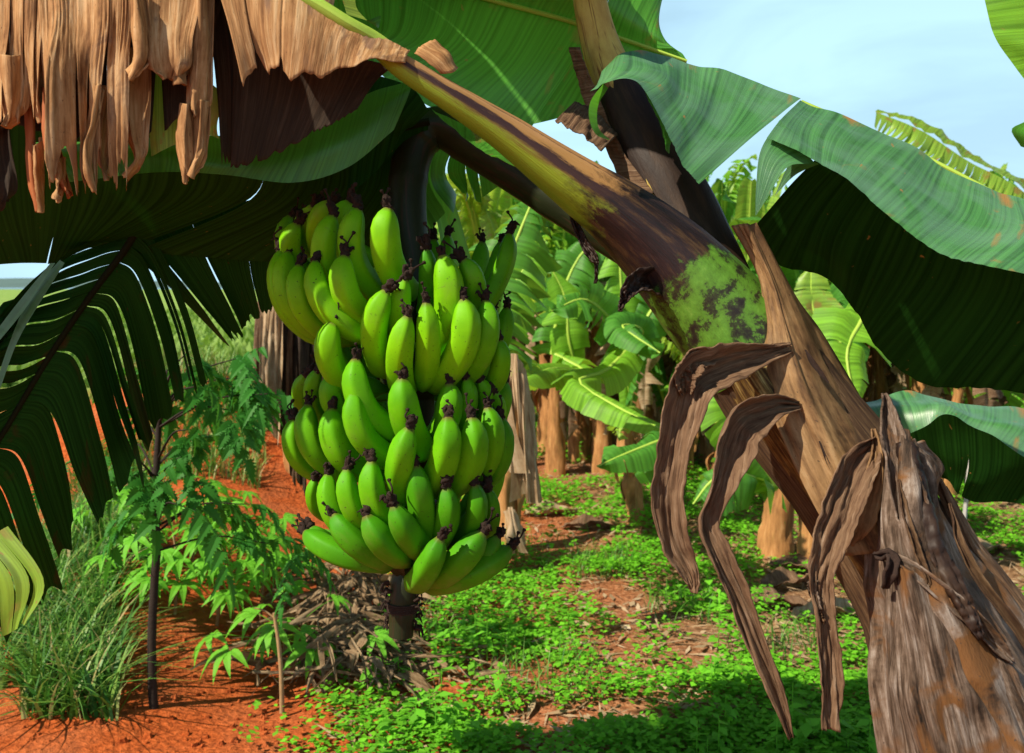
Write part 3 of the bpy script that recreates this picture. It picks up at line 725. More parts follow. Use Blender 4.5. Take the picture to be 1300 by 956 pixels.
for rows_, mt, sd_ in S:
    rows = []
    for q_, (xl, xr, y, d) in enumerate(rows_):
        wv = 9 * n1(y * .03, sd_)
        if q_ == len(rows_) - 1: xl, xr = (xl * .72 + xr * .28, xl * .30 + xr * .70)
        rows.append([(xl, y - (12 if q_ == len(rows_) - 1 else 0), d + .014), ((xl + xr) / 2 - (xr - xl) * .22, y + wv, d - .010), ((xl + xr) / 2 + (xr - xl) * .2, y - wv, d + .008 + .008 * n1(y * .02, sd_ * 2)), (xr, y - (8 if q_ == len(rows_) - 1 else 0), d + .010)])
    dry_strip(rows, mt, seed=sd_, nu=24, nv=70, rip=.013, ridges=.004, ridf=11, ext=lambda u, s_=sd_: 1 - .05 * abs(n1(u * 6, s_)) - .03 * abs(n1(u * 21, s_)))
# off-frame rest of the dead leaf (upper side)
dry_strip([[(-300, -250, 1.38), (-100, -180, 1.38), (60, -120, 1.38), (250, -62, 1.39), (420, 20, 1.41)],
           [(-260, -330, 1.5), (-60, -280, 1.52), (100, -220, 1.52), (290, -140, 1.5), (440, -60, 1.48)]], seed=30, nu=40, nv=12, tears=[(.2, .3, .05), (.5, .2, .04), (.75, .4, .04)])
# brown flap folded over the petiole
mb = MB(); px_sheet(mb, [[(526, 68, 1.43), (535, 58, 1.44), (552, 50, 1.45)], [(545, 80, 1.42), (558, 72, 1.43), (568, 66, 1.45)], [(560, 94, 1.43), (575, 92, 1.43), (582, 86, 1.45)]], nu=12, nv=12, rip=.004, ridges=.002, ridf=9, seed=33)
build('leaf_strip', mb, M['dry'], dead, solid=.0012)
# pale yellow edge at the top
mb = MB(); px_sheet(mb, [[(428, -20, 1.43), (436, 4, 1.43), (440, 18, 1.43)], [(452, -20, 1.45), (452, 8, 1.44), (466, 26, 1.44)]], nu=8, nv=6, seed=34)
build('leaf_strip', mb, M['leaf_old'], dead)

# ---- live leaves of this plant
def leaf_part(name_rows, mat, midrib=None, seed=0, nu=60, nv=20, tears=(), ext=None, rip=.004, jit=.01, ripf=8, mr=.006, mm='midrib', **k):
    mb = MB()
    for rows in name_rows: px_sheet(mb, rows, nu=nu, nv=nv, tears=tears, ext=ext, rip=rip, jit=jit, ripf=ripf, seed=seed, **k)
    o = build('leaf', mb, M[mat], plant)
    if midrib:
        mb = MB(); tube(mb, PA(midrib), np.linspace(mr, mr * .6, len(midrib)), 30, 8)
        build('midrib', mb, M[mm], o)
    return o
# broad leaf, top centre, lit
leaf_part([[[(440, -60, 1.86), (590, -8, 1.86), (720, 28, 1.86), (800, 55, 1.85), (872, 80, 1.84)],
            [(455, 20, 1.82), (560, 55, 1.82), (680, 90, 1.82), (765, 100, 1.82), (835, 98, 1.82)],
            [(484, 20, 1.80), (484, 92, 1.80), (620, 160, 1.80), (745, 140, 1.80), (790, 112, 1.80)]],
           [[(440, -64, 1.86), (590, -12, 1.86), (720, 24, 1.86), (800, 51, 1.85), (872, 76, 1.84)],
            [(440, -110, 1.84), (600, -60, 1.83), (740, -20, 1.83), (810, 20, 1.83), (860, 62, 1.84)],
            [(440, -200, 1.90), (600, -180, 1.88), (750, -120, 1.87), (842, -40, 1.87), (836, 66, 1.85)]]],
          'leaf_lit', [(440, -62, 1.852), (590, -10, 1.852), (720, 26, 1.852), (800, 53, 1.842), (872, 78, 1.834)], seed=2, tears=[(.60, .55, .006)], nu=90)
# darker leaf behind the top left
leaf_part([[[(380, -60, 1.95), (470, -50, 1.95), (560, -60, 1.95), (640, -80, 1.95)], [(400, 20, 1.92), (470, 10, 1.92), (560, 0, 1.92), (640, -20, 1.92)], [(420, 110, 1.9), (480, 80, 1.9), (570, 14, 1.9), (640, 0, 1.9)]]], 'leaf', seed=4)
# waxy folded leaf, right: near half in two pieces
leaf_part([[[(765, 92, 1.50), (790, 67, 1.52), (830, 68, 1.55), (880, 80, 1.56), (940, 96, 1.56), (1016, 126, 1.55)],
            [(757, 104, 1.46), (785, 86, 1.46), (835, 92, 1.47), (872, 128, 1.47), (912, 158, 1.47), (965, 166, 1.48)],
            [(750, 118, 1.45), (768, 107, 1.44), (812, 105, 1.42), (845, 165, 1.41), (868, 212, 1.41), (888, 233, 1.41)]]],
          'leaf_blue', seed=5, nu=70, nv=30, rip=.005, ext=lambda u: 1 - .02 * abs(n1(u * 30, 2)))
leaf_part([[[(766, 106, 1.44), (750, 128, 1.43), (748, 150, 1.43), (756, 170, 1.44), (772, 178, 1.45)], [(772, 112, 1.46), (760, 132, 1.46), (758, 152, 1.46), (762, 166, 1.46), (774, 177, 1.46)]]], 'leaf_lit', seed=6, nu=20, nv=6, rip=0)
leaf_part([[[(808, 104, 1.50), (835, 118, 1.50), (852, 160, 1.50), (850, 195, 1.50)], [(818, 112, 1.6), (830, 140, 1.6), (842, 170, 1.6), (846, 192, 1.6)]]], 'leaf', seed=7, nu=20, nv=8)
leaf_part([[[(1016, 127, 1.55), (1060, 140, 1.54), (1140, 178, 1.52), (1200, 212, 1.50), (1260, 238, 1.48), (1310, 258, 1.46), (1420, 330, 1.42)],
            [(994, 150, 1.47), (1040, 170, 1.46), (1110, 205, 1.44), (1180, 252, 1.42), (1250, 285, 1.40), (1320, 300, 1.38), (1420, 370, 1.35)],
            [(972, 178, 1.42), (1033, 208, 1.40), (1085, 232, 1.38), (1140, 290, 1.35), (1200, 331, 1.33), (1272, 346, 1.31), (1400, 360, 1.28)]]],
          'leaf_blue', [(1016, 131, 1.56), (1140, 184, 1.53), (1260, 245, 1.49), (1420, 336, 1.44)], seed=8, nu=90, nv=36, rip=.010, ripf=6, ext=lambda u: 1 - .02 * abs(n1(u * 25, 5)))
leaf_part([[[(990, 152, 1.44), (1035, 208, 1.42)], [(966, 190, 1.42), (1000, 212, 1.41)], [(960, 235, 1.41), (975, 250, 1.41)], [(959, 274, 1.41), (961, 272, 1.41)]]], 'leaf_blue', seed=9, nu=10, nv=20, rip=0)
leaf_part([[[(1012, 196, 1.46), (1040, 208, 1.46)], [(998, 215, 1.46), (1010, 222, 1.46)], [(984, 248, 1.46), (986, 246, 1.46)]]], 'leaf_blue', seed=10, nu=8, nv=10, rip=0)
# its far half hangs below, dark underside
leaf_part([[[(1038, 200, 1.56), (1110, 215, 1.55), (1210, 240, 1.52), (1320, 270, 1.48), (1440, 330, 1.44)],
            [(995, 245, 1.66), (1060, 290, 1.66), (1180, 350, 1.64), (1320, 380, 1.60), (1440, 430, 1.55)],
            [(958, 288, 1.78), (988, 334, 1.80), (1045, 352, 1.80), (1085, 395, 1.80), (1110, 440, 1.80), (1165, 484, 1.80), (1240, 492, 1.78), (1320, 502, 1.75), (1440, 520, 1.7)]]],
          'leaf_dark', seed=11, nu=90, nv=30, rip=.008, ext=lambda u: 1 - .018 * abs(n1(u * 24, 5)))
# green leaf peeping out below the dead one
leaf_part([[[(40, 180, 1.58), (200, 175, 1.58), (300, 170, 1.58), (400, 150, 1.58), (470, 118, 1.58), (525, 100, 1.58)],
            [(60, 205, 1.54), (200, 196, 1.54), (300, 198, 1.54), (390, 190, 1.54), (460, 160, 1.55), (520, 118, 1.56)],
            [(80, 232, 1.54), (200, 219, 1.54), (285, 222, 1.54), (372, 232, 1.54), (442, 212, 1.55), (500, 165, 1.56)]]],
          'leaf', seed=12, nu=70, nv=16)
o = leaf_part([[[(188, 85, 1.46), (240, 90, 1.46), (286, 120, 1.47)], [(190, 140, 1.46), (238, 140, 1.46), (278, 150, 1.47)], [(196, 200, 1.47), (222, 184, 1.47), (250, 175, 1.47), (272, 168, 1.48)]]],
          'leaf_old', seed=13, nu=30, tears=[(.45, .2, .05), (.78, .3, .05)], jit=.02)
# flat dark leaf spanning the left, below
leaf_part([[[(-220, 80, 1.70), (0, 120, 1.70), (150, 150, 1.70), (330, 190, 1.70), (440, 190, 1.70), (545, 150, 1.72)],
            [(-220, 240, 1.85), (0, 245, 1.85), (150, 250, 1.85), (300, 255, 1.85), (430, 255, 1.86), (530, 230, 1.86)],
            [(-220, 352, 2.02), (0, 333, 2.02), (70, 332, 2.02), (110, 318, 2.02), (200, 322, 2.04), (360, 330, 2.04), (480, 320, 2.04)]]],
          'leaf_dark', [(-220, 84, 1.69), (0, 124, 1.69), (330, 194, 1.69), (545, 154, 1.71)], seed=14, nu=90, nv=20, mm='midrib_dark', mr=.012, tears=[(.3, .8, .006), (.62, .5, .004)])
# hanging strips left of the bunch
rr = random.Random(3)
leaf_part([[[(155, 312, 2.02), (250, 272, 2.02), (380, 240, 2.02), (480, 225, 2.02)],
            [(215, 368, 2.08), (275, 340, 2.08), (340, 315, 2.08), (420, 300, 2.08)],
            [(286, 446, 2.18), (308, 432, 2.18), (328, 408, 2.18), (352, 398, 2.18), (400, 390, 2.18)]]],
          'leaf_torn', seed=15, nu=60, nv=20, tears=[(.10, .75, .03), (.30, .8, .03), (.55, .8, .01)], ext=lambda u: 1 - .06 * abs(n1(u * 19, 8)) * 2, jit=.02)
# the feather of torn strips, far left
rib = [(178, 285, 1.99), (158, 318, 2.0), (126, 360, 2.0), (92, 408, 2.0), (52, 470, 2.0), (10, 540, 2.0), (-30, 605, 2.0), (-80, 690, 2.0)]
R1 = [(205, 318, 2.02), (182, 342, 2.02), (156, 376, 2.02), (122, 425, 2.02), (84, 484, 2.02), (42, 555, 2.02), (0, 620, 2.02), (-50, 705, 2.02)]
R2 = [(240, 400, 2.08), (214, 425, 2.08), (184, 465, 2.08), (152, 520, 2.08), (112, 570, 2.08), (70, 632, 2.08), (28, 695, 2.08), (-20, 780, 2.08)]
R3 = [(264, 492, 2.16), (236, 518, 2.16), (206, 560, 2.16), (180, 604, 2.16), (128, 642, 2.16), (98, 712, 2.16), (54, 770, 2.16), (0, 830, 2.16)]
tr = []
u_ = 0.0
while u_ < .96:
    u_ += rr.choice([.035, .05, .08, .13, .03])
    tr.append((u_, rr.choice([.02, .03, .05, .35]), rr.choice([.006, .012, .020, .032])))
leaf_part([[rib, R1, R2, R3]], 'leaf_torn', rib, seed=16, nu=110, nv=26, tears=tr, jit=.05, ext=lambda u: 1.0 - .13 * abs(n1(u * 14, 4)) * 2, mr=.008, mm='midrib_dark')
leaf_part([[[(-120, 640, 1.9), (-40, 690, 1.88), (10, 668, 1.88)], [(-90, 720, 1.9), (-10, 735, 1.86), (58, 738, 1.86)], [(-80, 820, 1.9), (-5, 812, 1.87), (34, 790, 1.87)]]], 'leaf_bg3', seed=37, nu=50, nv=14, tears=[(.3, .1, .03), (.5, .2, .05), (.68, .1, .03), (.85, .3, .04)], jit=.02)  # sunlit frond tip, its light put in as yellow-green colour
L1 = [(150, 290, 2.0), (120, 328, 1.99), (92, 372, 1.98), (58, 425, 1.98), (18, 485, 1.98), (-20, 560, 1.98), (-80, 650, 1.98)]
L2 = [(70, 332, 1.96), (52, 362, 1.96), (22, 400, 1.96), (0, 440, 1.96), (-30, 500, 1.96), (-70, 570, 1.96), (-120, 650, 1.96)]
L3 = [(-10, 425, 1.96), (-20, 450, 1.96), (-30, 480, 1.96), (-50, 540, 1.96), (-80, 600, 1.96), (-120, 660, 1.96), (-160, 720, 1.96)]
tr = []; u_ = .0
while u_ < .94:
    u_ += rr.uniform(.05, .11); tr.append((u_, .05, rr.uniform(.005, .02)))
leaf_part([[rib[:7], L1, L2, L3]], 'leaf_torn', seed=17, nu=110, nv=22, tears=tr, jit=.05)
leaf_part([[[(76, 330, 1.9), (82, 334, 1.9)], [(40, 372, 1.9), (52, 382, 1.9)], [(14, 430, 1.9), (22, 434, 1.9)], [(-10, 500, 1.9), (-2, 500, 1.9)]],
           [[(64, 334, 1.88), (70, 334, 1.88)], [(22, 385, 1.88), (32, 392, 1.88)], [(-20, 440, 1.88), (-12, 446, 1.88)]]], 'leaf_blue', seed=18, nu=6, nv=16, rip=0)  # thin strips with skylight put into their bluish colour
# rags between stalk and petiole
leaf_part([[[(470, 190, 2.0), (560, 165, 2.0), (610, 175, 2.0), (655, 195, 2.0), (700, 225, 2.0)],
            [(485, 250, 2.04), (548, 225, 2.04), (590, 210, 2.04), (635, 205, 2.04), (690, 232, 2.04)],
            [(520, 320, 2.08), (560, 276, 2.08), (592, 246, 2.08), (612, 252, 2.08), (646, 222, 2.08), (684, 244, 2.08)]]],
          'leaf', seed=19, nu=70, nv=16, tears=[(.12, .3, .03), (.24, .2, .02), (.36, .3, .03), (.5, .2, .02), (.60, .55, .02), (.86, .2, .06)], jit=.03)
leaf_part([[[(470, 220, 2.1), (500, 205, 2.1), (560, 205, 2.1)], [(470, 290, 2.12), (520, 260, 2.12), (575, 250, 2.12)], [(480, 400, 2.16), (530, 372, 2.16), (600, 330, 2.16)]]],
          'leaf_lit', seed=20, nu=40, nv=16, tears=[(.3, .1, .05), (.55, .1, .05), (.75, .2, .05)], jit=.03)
# lit rim of leaf just under the petiole
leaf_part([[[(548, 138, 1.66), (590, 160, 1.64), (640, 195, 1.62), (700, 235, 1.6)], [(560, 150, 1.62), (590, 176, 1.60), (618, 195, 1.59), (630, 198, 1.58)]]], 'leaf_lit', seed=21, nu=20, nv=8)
leaf_part([[[(460, 90, 1.62), (520, 110, 1.62), (545, 140, 1.62)], [(450, 150, 1.64), (495, 150, 1.64), (525, 160, 1.64)], [(440, 250, 1.7), (480, 215, 1.7), (515, 165, 1.68)]]], 'leaf_dark', seed=22, nu=24, nv=12)
# unseen leaf added overhead to this crown to shade the left fronds
def shade_leaf(mid, W, seed, tears=()):
    m = cr(np.array(mid), np.linspace(0, 1, 12)); T = nrm(np.gradient(m, axis=0)); S_ = nrm(np.cross(T, [0, 0, 1.0]))
    pr_ = (np.sin(PI * np.linspace(.10, 1, 12) ** .8) ** .5 * W)[:, None]
    mb = MB()
    for sg in (1, -1):
        sheet(mb, [m, m + S_ * sg * pr_ * .55 + np.array([0, 0, .05]), m + S_ * sg * pr_ - np.array([0, 0, .06])], nu=60, nv=8, tears=tears, jit=.02, rip=.01, seed=seed)
    o = build('leaf', mb, M['leaf'], plant, origin=m[0])
    mb = MB(); tube(mb, m, [.018] * 6 + [.014, .012, .010, .008, .006, .004], 30, 8); build('midrib', mb, M['midrib'], o)
shade_leaf([(.15, 1.74, 2.08), (-.35, 1.80, 2.36), (-1.1, 1.72, 2.46), (-1.9, 1.52, 2.40), (-2.7, 1.30, 2.12)], .40, 23, [(.3, .3, .01), (.62, .2, .02), (.8, .4, .02)])

# ------------------------------------------------------------------ the bunch
AX = lambda y: 530 - max(0, (y - 560)) * .09 if y > 300 else 530
D0 = 1.75
bunch = thing('banana_bunch', 'heavy bunch of unripe green bananas with withered black blossoms hanging from its curved stalk', 'banana bunch', P(530, 300, D0))
pts = [(850, 352, 1.66, 20), (770, 300, 1.70, 22), (690, 245, 1.74, 24), (610, 192, 1.77, 25), (560, 162, 1.78, 26), (532, 178, 1.78, 26), (520, 215, 1.77, 24), (518, 270, 1.76, 23),
       (528, 400, 1.76, 22), (530, 560, 1.76, 20), (520, 700, 1.76, 19), (514, 750, 1.75, 18), (511, 772, 1.75, 17), (509, 808, 1.75, 15)]
mb = MB(); tube(mb, PA(pts), [p[3] * p[2] / FPX for p in pts], 110, 18, lambda th, t: 1 + .03 * math.sin(th * 4) + .05 * max(0, math.sin(t * 55)) ** 8)
stalk = build('fruit_stalk', mb, M['stalk'], bunch)
mb = MB()
for k in range(5):
    yy = 766 + k * .9
    tube(mb, [P(511 + 19 * math.cos(a_), yy + 5 * math.sin(a_) + k * 1.4, 1.75 - .027 * math.sin(a_)) for a_ in np.linspace(0, 2 * PI, 10)], [.0022] * 10, 24, 6)
for k in range(46):
    side = rr.choice([-1, 1]); x0 = 511 + side * rr.uniform(12, 18); y0 = rr.uniform(738, 800)
    x1 = x0 + side * rr.uniform(3, 13); y1 = y0 + rr.uniform(-4, 16)
    dd = 1.75 + rr.uniform(-.02, .02)
    tube(mb, [P(x0, y0, dd), P((x0 + x1) / 2 + side * 2, (y0 + y1) / 2 - 4, dd), P(x1, y1, dd)], [.003, .0025, .001], 6, 5)
build('bract_scar', mb, M['blossom'], bunch)

def banana_mesh(path_pts, wid, mat, seed):
    nl = 24; nr = 30
    t = np.linspace(0, 1, nl)
    # arc-length even path
    tt = np.linspace(0, 1, 80); pth = cr(path_pts, tt)
    L = np.concatenate([[0], np.cumsum(np.linalg.norm(np.diff(pth, axis=0), axis=1))]); L /= L[-1]
    path = np.stack([np.interp(t, L, pth[:, i]) for i in range(3)], 1)
    rt = np.interp(t, [0, .12, .20, .31, .48, .78, .88, .935, .965, .988, 1], [.30, .36, .70, .96, 1.0, 1.0, .93, .78, .58, .40, .29])
    T, Nn, B = frames(path)
    th = np.linspace(0, 2 * PI, nr + 1); ph = random.Random(seed).uniform(0, 6)
    pent = 1 / np.cos(np.mod(th + ph, 2 * PI / 5) - PI / 5)
    k = .42 + .52 * pent + .02 * np.cos(2 * th + ph)
    V = path[:, None, :] + (rt[:, None] * wid * k[None] * np.cos(th))[..., None] * Nn[:, None] + (rt[:, None] * wid * k[None] * np.sin(th))[..., None] * B[:, None]
    V[:, -1] = V[:, 0]
    U = np.zeros((nl, nr + 1, 2)); U[..., 0] = th / (2 * PI); U[..., 1] = t[:, None]
    mb = MB(); mb.grid(V, U)
    ring = V[-1, :-1]; c = np.broadcast_to(path[-1], ring.shape)
    mb.quads(np.stack([ring, np.roll(ring, -1, 0), c, c + 1e-5], 1), np.ones((nr, 4, 2)))
    return mb, path[-1], T[-1]

def blossom_mesh(seed):
    r = random.Random(seed); mb = MB()
    bx, by = r.uniform(-.004, .004), r.uniform(-.004, .004)
    tube(mb, [(0, 0, -.004), (0, 0, .002), (bx * .5, by * .5, .008), (bx, by, .015), (bx * 1.6, by * 1.6, .021)],
         [.0060, .0075, .0068, .0060, .0022], 18, 14, lambda th, t: 1 + .75 * n1(math.cos(th) * 2.2, math.sin(th) * 2.2, t * 6 + seed))
    for k in range(r.randint(3, 5)):                      # crumpled petals
        a_ = r.uniform(0, 6.28); l_ = r.uniform(.008, .017); d_ = np.array([math.cos(a_), math.sin(a_), 0])
        tube(mb, [d_ * .003 + [0, 0, .004], d_ * .008 + [0, 0, .006 + l_ * .4], d_ * r.uniform(.004, .013) + [0, 0, .004 + l_], d_ * r.uniform(.006, .018) + [0, 0, l_]],
             [.003, .0034, .0026, .0010], 9, 6, lambda th, t: 1 + .5 * n1(th, t * 5, seed + k))
    for k in range(r.randint(1, 2)):                      # dried style with its knob
        a_ = r.uniform(0, 6.28); l_ = r.uniform(.014, .028); c_ = r.uniform(-.012, .012)
        p0 = np.array([bx, by, .012]); d_ = nrm(np.array([math.cos(a_) * .5, math.sin(a_) * .5, 1.0])); q_ = np.array([math.sin(a_), -math.cos(a_), 0]) * c_
        p1 = p0 + d_ * l_ * .5 + q_; p2 = p0 + d_ * l_
        tube(mb, [p0, p1, p2], [.0019, .0014, .0015], 9, 6)
        tube(mb, [p2 - d_ * .002, p2 + d_ * .001, p2 + d_ * .003, p2 + d_ * .004], [.0016, .0032, .0030, .001], 7, 7)
    return mb.mesh('blossom', M['blossom'], True)
BL = [blossom_mesh(k) for k in range(10)]

def z1(x, y): return (320 + x / 3.611, 220 + y / 3.611)
def z2(x, y): return (320 + x / 3.611, 380 + y / 3.611)
def z3(x, y): return (320 + x / 3.611, 570 + y / 3.611)
# tip, visible lower end, width (in enlarged pixels), depth offset cm, skin
B_ = [
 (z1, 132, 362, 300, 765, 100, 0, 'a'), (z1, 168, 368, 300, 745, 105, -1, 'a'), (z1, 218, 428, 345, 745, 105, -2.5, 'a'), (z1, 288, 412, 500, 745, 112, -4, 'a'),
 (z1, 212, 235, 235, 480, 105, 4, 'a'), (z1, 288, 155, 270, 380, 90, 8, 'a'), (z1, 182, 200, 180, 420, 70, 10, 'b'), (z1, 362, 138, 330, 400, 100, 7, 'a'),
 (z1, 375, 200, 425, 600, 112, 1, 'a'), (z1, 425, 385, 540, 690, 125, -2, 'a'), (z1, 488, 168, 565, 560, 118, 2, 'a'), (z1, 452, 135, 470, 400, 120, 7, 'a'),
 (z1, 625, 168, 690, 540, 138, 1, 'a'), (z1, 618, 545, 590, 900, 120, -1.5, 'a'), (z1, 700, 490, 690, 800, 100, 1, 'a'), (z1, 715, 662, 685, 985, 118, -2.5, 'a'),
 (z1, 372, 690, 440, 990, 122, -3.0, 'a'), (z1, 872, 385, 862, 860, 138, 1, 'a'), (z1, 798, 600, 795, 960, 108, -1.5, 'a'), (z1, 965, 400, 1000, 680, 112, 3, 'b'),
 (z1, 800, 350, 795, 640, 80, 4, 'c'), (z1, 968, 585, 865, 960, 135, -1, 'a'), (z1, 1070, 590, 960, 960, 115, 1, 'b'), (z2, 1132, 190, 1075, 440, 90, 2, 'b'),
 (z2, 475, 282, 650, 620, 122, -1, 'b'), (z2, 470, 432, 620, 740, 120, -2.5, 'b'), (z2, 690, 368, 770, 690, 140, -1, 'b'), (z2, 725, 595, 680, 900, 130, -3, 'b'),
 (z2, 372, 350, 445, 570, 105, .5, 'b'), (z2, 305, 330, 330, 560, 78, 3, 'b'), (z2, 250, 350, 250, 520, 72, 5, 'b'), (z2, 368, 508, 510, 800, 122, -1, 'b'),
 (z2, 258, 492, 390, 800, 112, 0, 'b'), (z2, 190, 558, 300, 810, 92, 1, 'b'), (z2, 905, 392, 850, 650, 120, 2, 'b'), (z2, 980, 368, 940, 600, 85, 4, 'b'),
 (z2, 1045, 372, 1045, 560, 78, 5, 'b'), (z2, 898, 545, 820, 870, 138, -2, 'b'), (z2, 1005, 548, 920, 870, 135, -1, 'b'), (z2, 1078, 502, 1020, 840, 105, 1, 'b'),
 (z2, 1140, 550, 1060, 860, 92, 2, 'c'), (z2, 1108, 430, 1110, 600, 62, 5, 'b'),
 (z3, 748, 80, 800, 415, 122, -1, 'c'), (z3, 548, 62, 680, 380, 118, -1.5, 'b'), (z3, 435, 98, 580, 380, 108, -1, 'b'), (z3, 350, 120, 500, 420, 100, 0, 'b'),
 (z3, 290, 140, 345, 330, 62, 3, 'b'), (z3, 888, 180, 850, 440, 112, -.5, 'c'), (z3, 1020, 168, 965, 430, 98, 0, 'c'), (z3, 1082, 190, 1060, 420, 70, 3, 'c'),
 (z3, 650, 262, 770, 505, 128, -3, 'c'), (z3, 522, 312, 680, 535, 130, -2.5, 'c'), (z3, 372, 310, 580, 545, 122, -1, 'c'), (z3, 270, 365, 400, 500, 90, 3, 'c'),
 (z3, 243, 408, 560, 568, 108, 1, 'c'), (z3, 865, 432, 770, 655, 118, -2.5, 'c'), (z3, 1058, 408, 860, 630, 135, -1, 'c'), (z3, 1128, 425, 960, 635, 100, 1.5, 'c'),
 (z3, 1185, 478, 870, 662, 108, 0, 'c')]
R0 = .225
def add_banana(T, Vv, axp, wid, mat, seed, bulge, camb):
    """T tip, Vv lower end, axp axis attachment"""
    ax_ = Vv - T; L_ = np.linalg.norm(ax_)
    path = [axp, Vv * .86 + axp * .14, Vv + (T - Vv) * .12 + bulge * .45, Vv + (T - Vv) * .40 + bulge, Vv + (T - Vv) * .72 + bulge * .8, T]
    mb, tip, td = banana_mesh(path, wid, mat, seed)
    b = build('banana', mb, M[mat], bunch, origin=Vv)
    o = bpy.data.objects.new('blossom_tip', BL[seed % len(BL)]); C.objects.link(o)
    o.parent = b; o.location = tip - Vv
    o.rotation_mode = 'QUATERNION'
    dd = Vector(td) + Vector((rr.uniform(-.5, .5), rr.uniform(-.5, .2), .3))
    o.rotation_quaternion = dd.to_track_quat('Z', 'Y')
    s_ = rr.uniform(.8, 1.12); o.scale = (s_, s_, s_)
for i, (zf, tx, ty, vx, vy, wz, dz, sk) in enumerate(B_):
    a1, a2 = zf(tx, ty), zf(vx, vy)
    lift = 15 if i >= 50 else 5
    a2 = (a2[0], a2[1] - lift); a1 = (a1[0], a1[1] - (5 if i >= 54 else 0))
    def dep(x, y, R):
        dx = (x - AX(y)) * 1.62 / FPX
        return D0 - math.sqrt(max(.0016, R * R - dx * dx))
    dT = dep(*a1, R0) + dz * .01
    dV = dep(*a2, R0 * .78) + dz * .01 + .02
    # shift the tip slightly in: blossoms start where the traced tip is
    T = P(a1[0], a1[1] - 2, dT); Vv = P(*a2, dV)
    axp = P(AX(a2[1]) + (a2[0] - AX(a2[1])) * .35, a2[1] + 6, D0 - .03)
    wid = wz / 3.611 * .535 * dT / FPX
    sx = a1[0] - AX(a1[1])
    dirn = np.array([a2[0] - a1[0], a2[1] - a1[1]]); Lp = np.linalg.norm(dirn)
    pn = np.array([-dirn[1], dirn[0]]) / Lp
    if pn[0] * np.sign(sx) < 0: pn = -pn
    am = Lp * (.16 if i < 50 else .05) * min(1, abs(sx) / 70 + .15)
    bulge = (RT * pn[0] - UP * pn[1]) * am * dT / FPX - FW * .012 * (1 + Lp / 120)
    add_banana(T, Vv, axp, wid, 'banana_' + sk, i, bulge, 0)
# fruit round the back of the bunch
k = 100
for (yt, yb, R, n_) in ((300, 410, .2, 9), (395, 500, .2, 8), (490, 590, .19, 8), (590, 680, .18, 7)):
    for j in range(n_):
        a_ = PI * (j + .5) / n_ + rr.uniform(-.1, .1)
        ct = P(530, yt + rr.uniform(-8, 8), D0); cb = P(525, yb, D0)
        dv = np.array([math.cos(a_), math.sin(a_), 0])
        T = ct + dv * R * .86; Vv = cb + dv * R * .5; axp = cb + dv * .02 + np.array([0, 0, -.01])
        add_banana(T, Vv, axp, .019, 'banana_b', k, dv * .02, 0); k += 1
# crowns where the hands join the stalk
for (yy, R) in ((395, .052), (480, .058), (565, .056), (640, .052), (705, .045)):
    mb = MB(); c0 = P(AX(yy), yy, D0)
    tube(mb, [c0 + np.array([0, 0, .035]), c0 + np.array([0, 0, .015]), c0, c0 - np.array([0, 0, .02]), c0 - np.array([0, 0, .04])], [R * .45, R * .9, R, R * .85, R * .4], 14, 16, lambda th, t: 1 + .15 * math.sin(th * 7 + yy))
    build('hand_crown', mb, M['stalk'], bunch)
print('FOREGROUND DONE')
# ------------------------------------------------------------------ background banana plants
def blade(mb, mid, nhint, W, fold=.25, droop=.35, tears=0, gap=.02, seed=0, nu=30, nv=6, jit=.05, tip=.75, rip=.01, both=(1, 1)):
    """two half blades along a midrib (world/local control points)"""
    r = random.Random(seed)
    m = cr(np.asarray(mid, float), np.linspace(0, 1, 14))
    T = nrm(np.gradient(m, axis=0)); h = np.asarray(nhint, float)
    Nn = nrm(h - T * (T @ h)[:, None]); Sd = np.cross(T, Nn)
    s = np.linspace(0, 1, 14)
    prof = np.clip(np.sin(PI * np.clip(s * .96 + .04, 0, 1) ** tip), 0, 1) ** .55 * W
    for side in (1, -1):
        if not both[0 if side == 1 else 1]: continue
        r1 = m + Sd * (side * prof * .5)[:, None] + Nn * (prof * fold * .5)[:, None]
        r2 = m + Sd * (side * prof)[:, None] + Nn * (prof * (fold - droop))[:, None] - np.array([0, 0, 1.0]) * (prof * droop * .5)[:, None]
        tr = []
        if tears:
            q = r.uniform(.04, .1)
            while q < .95:
                tr.append((q, r.uniform(.02, .5), gap * r.uniform(.4, 1.6))); q += r.uniform(.6, 1.6) / tears
        sheet(mb, [m, r1, r2], nu=nu, nv=nv, tears=tr, jit=jit if tears else 0, rip=rip, ripf=6, seed=seed + side, ext=(lambda u: 1 - .12 * abs(n1(u * 30, seed))) if tears else None)
    return m

def leaf_obj(mid, nhint, W, mat, parent, seed, name='leaf', midw=.014, origin=None, midmat='midrib', **k):
    mb = MB(); m = blade(mb, mid, nhint, W, seed=seed, **k)
    og = m[0] if origin is None else origin
    o = build(name, mb, M[mat], parent, origin=og)
    mb = MB(); tube(mb, m - 0.0, np.linspace(midw, midw * .3, len(m)), 14, 6, cap=False)
    build('midrib', mb, M[midmat], o, origin=og)
    return o

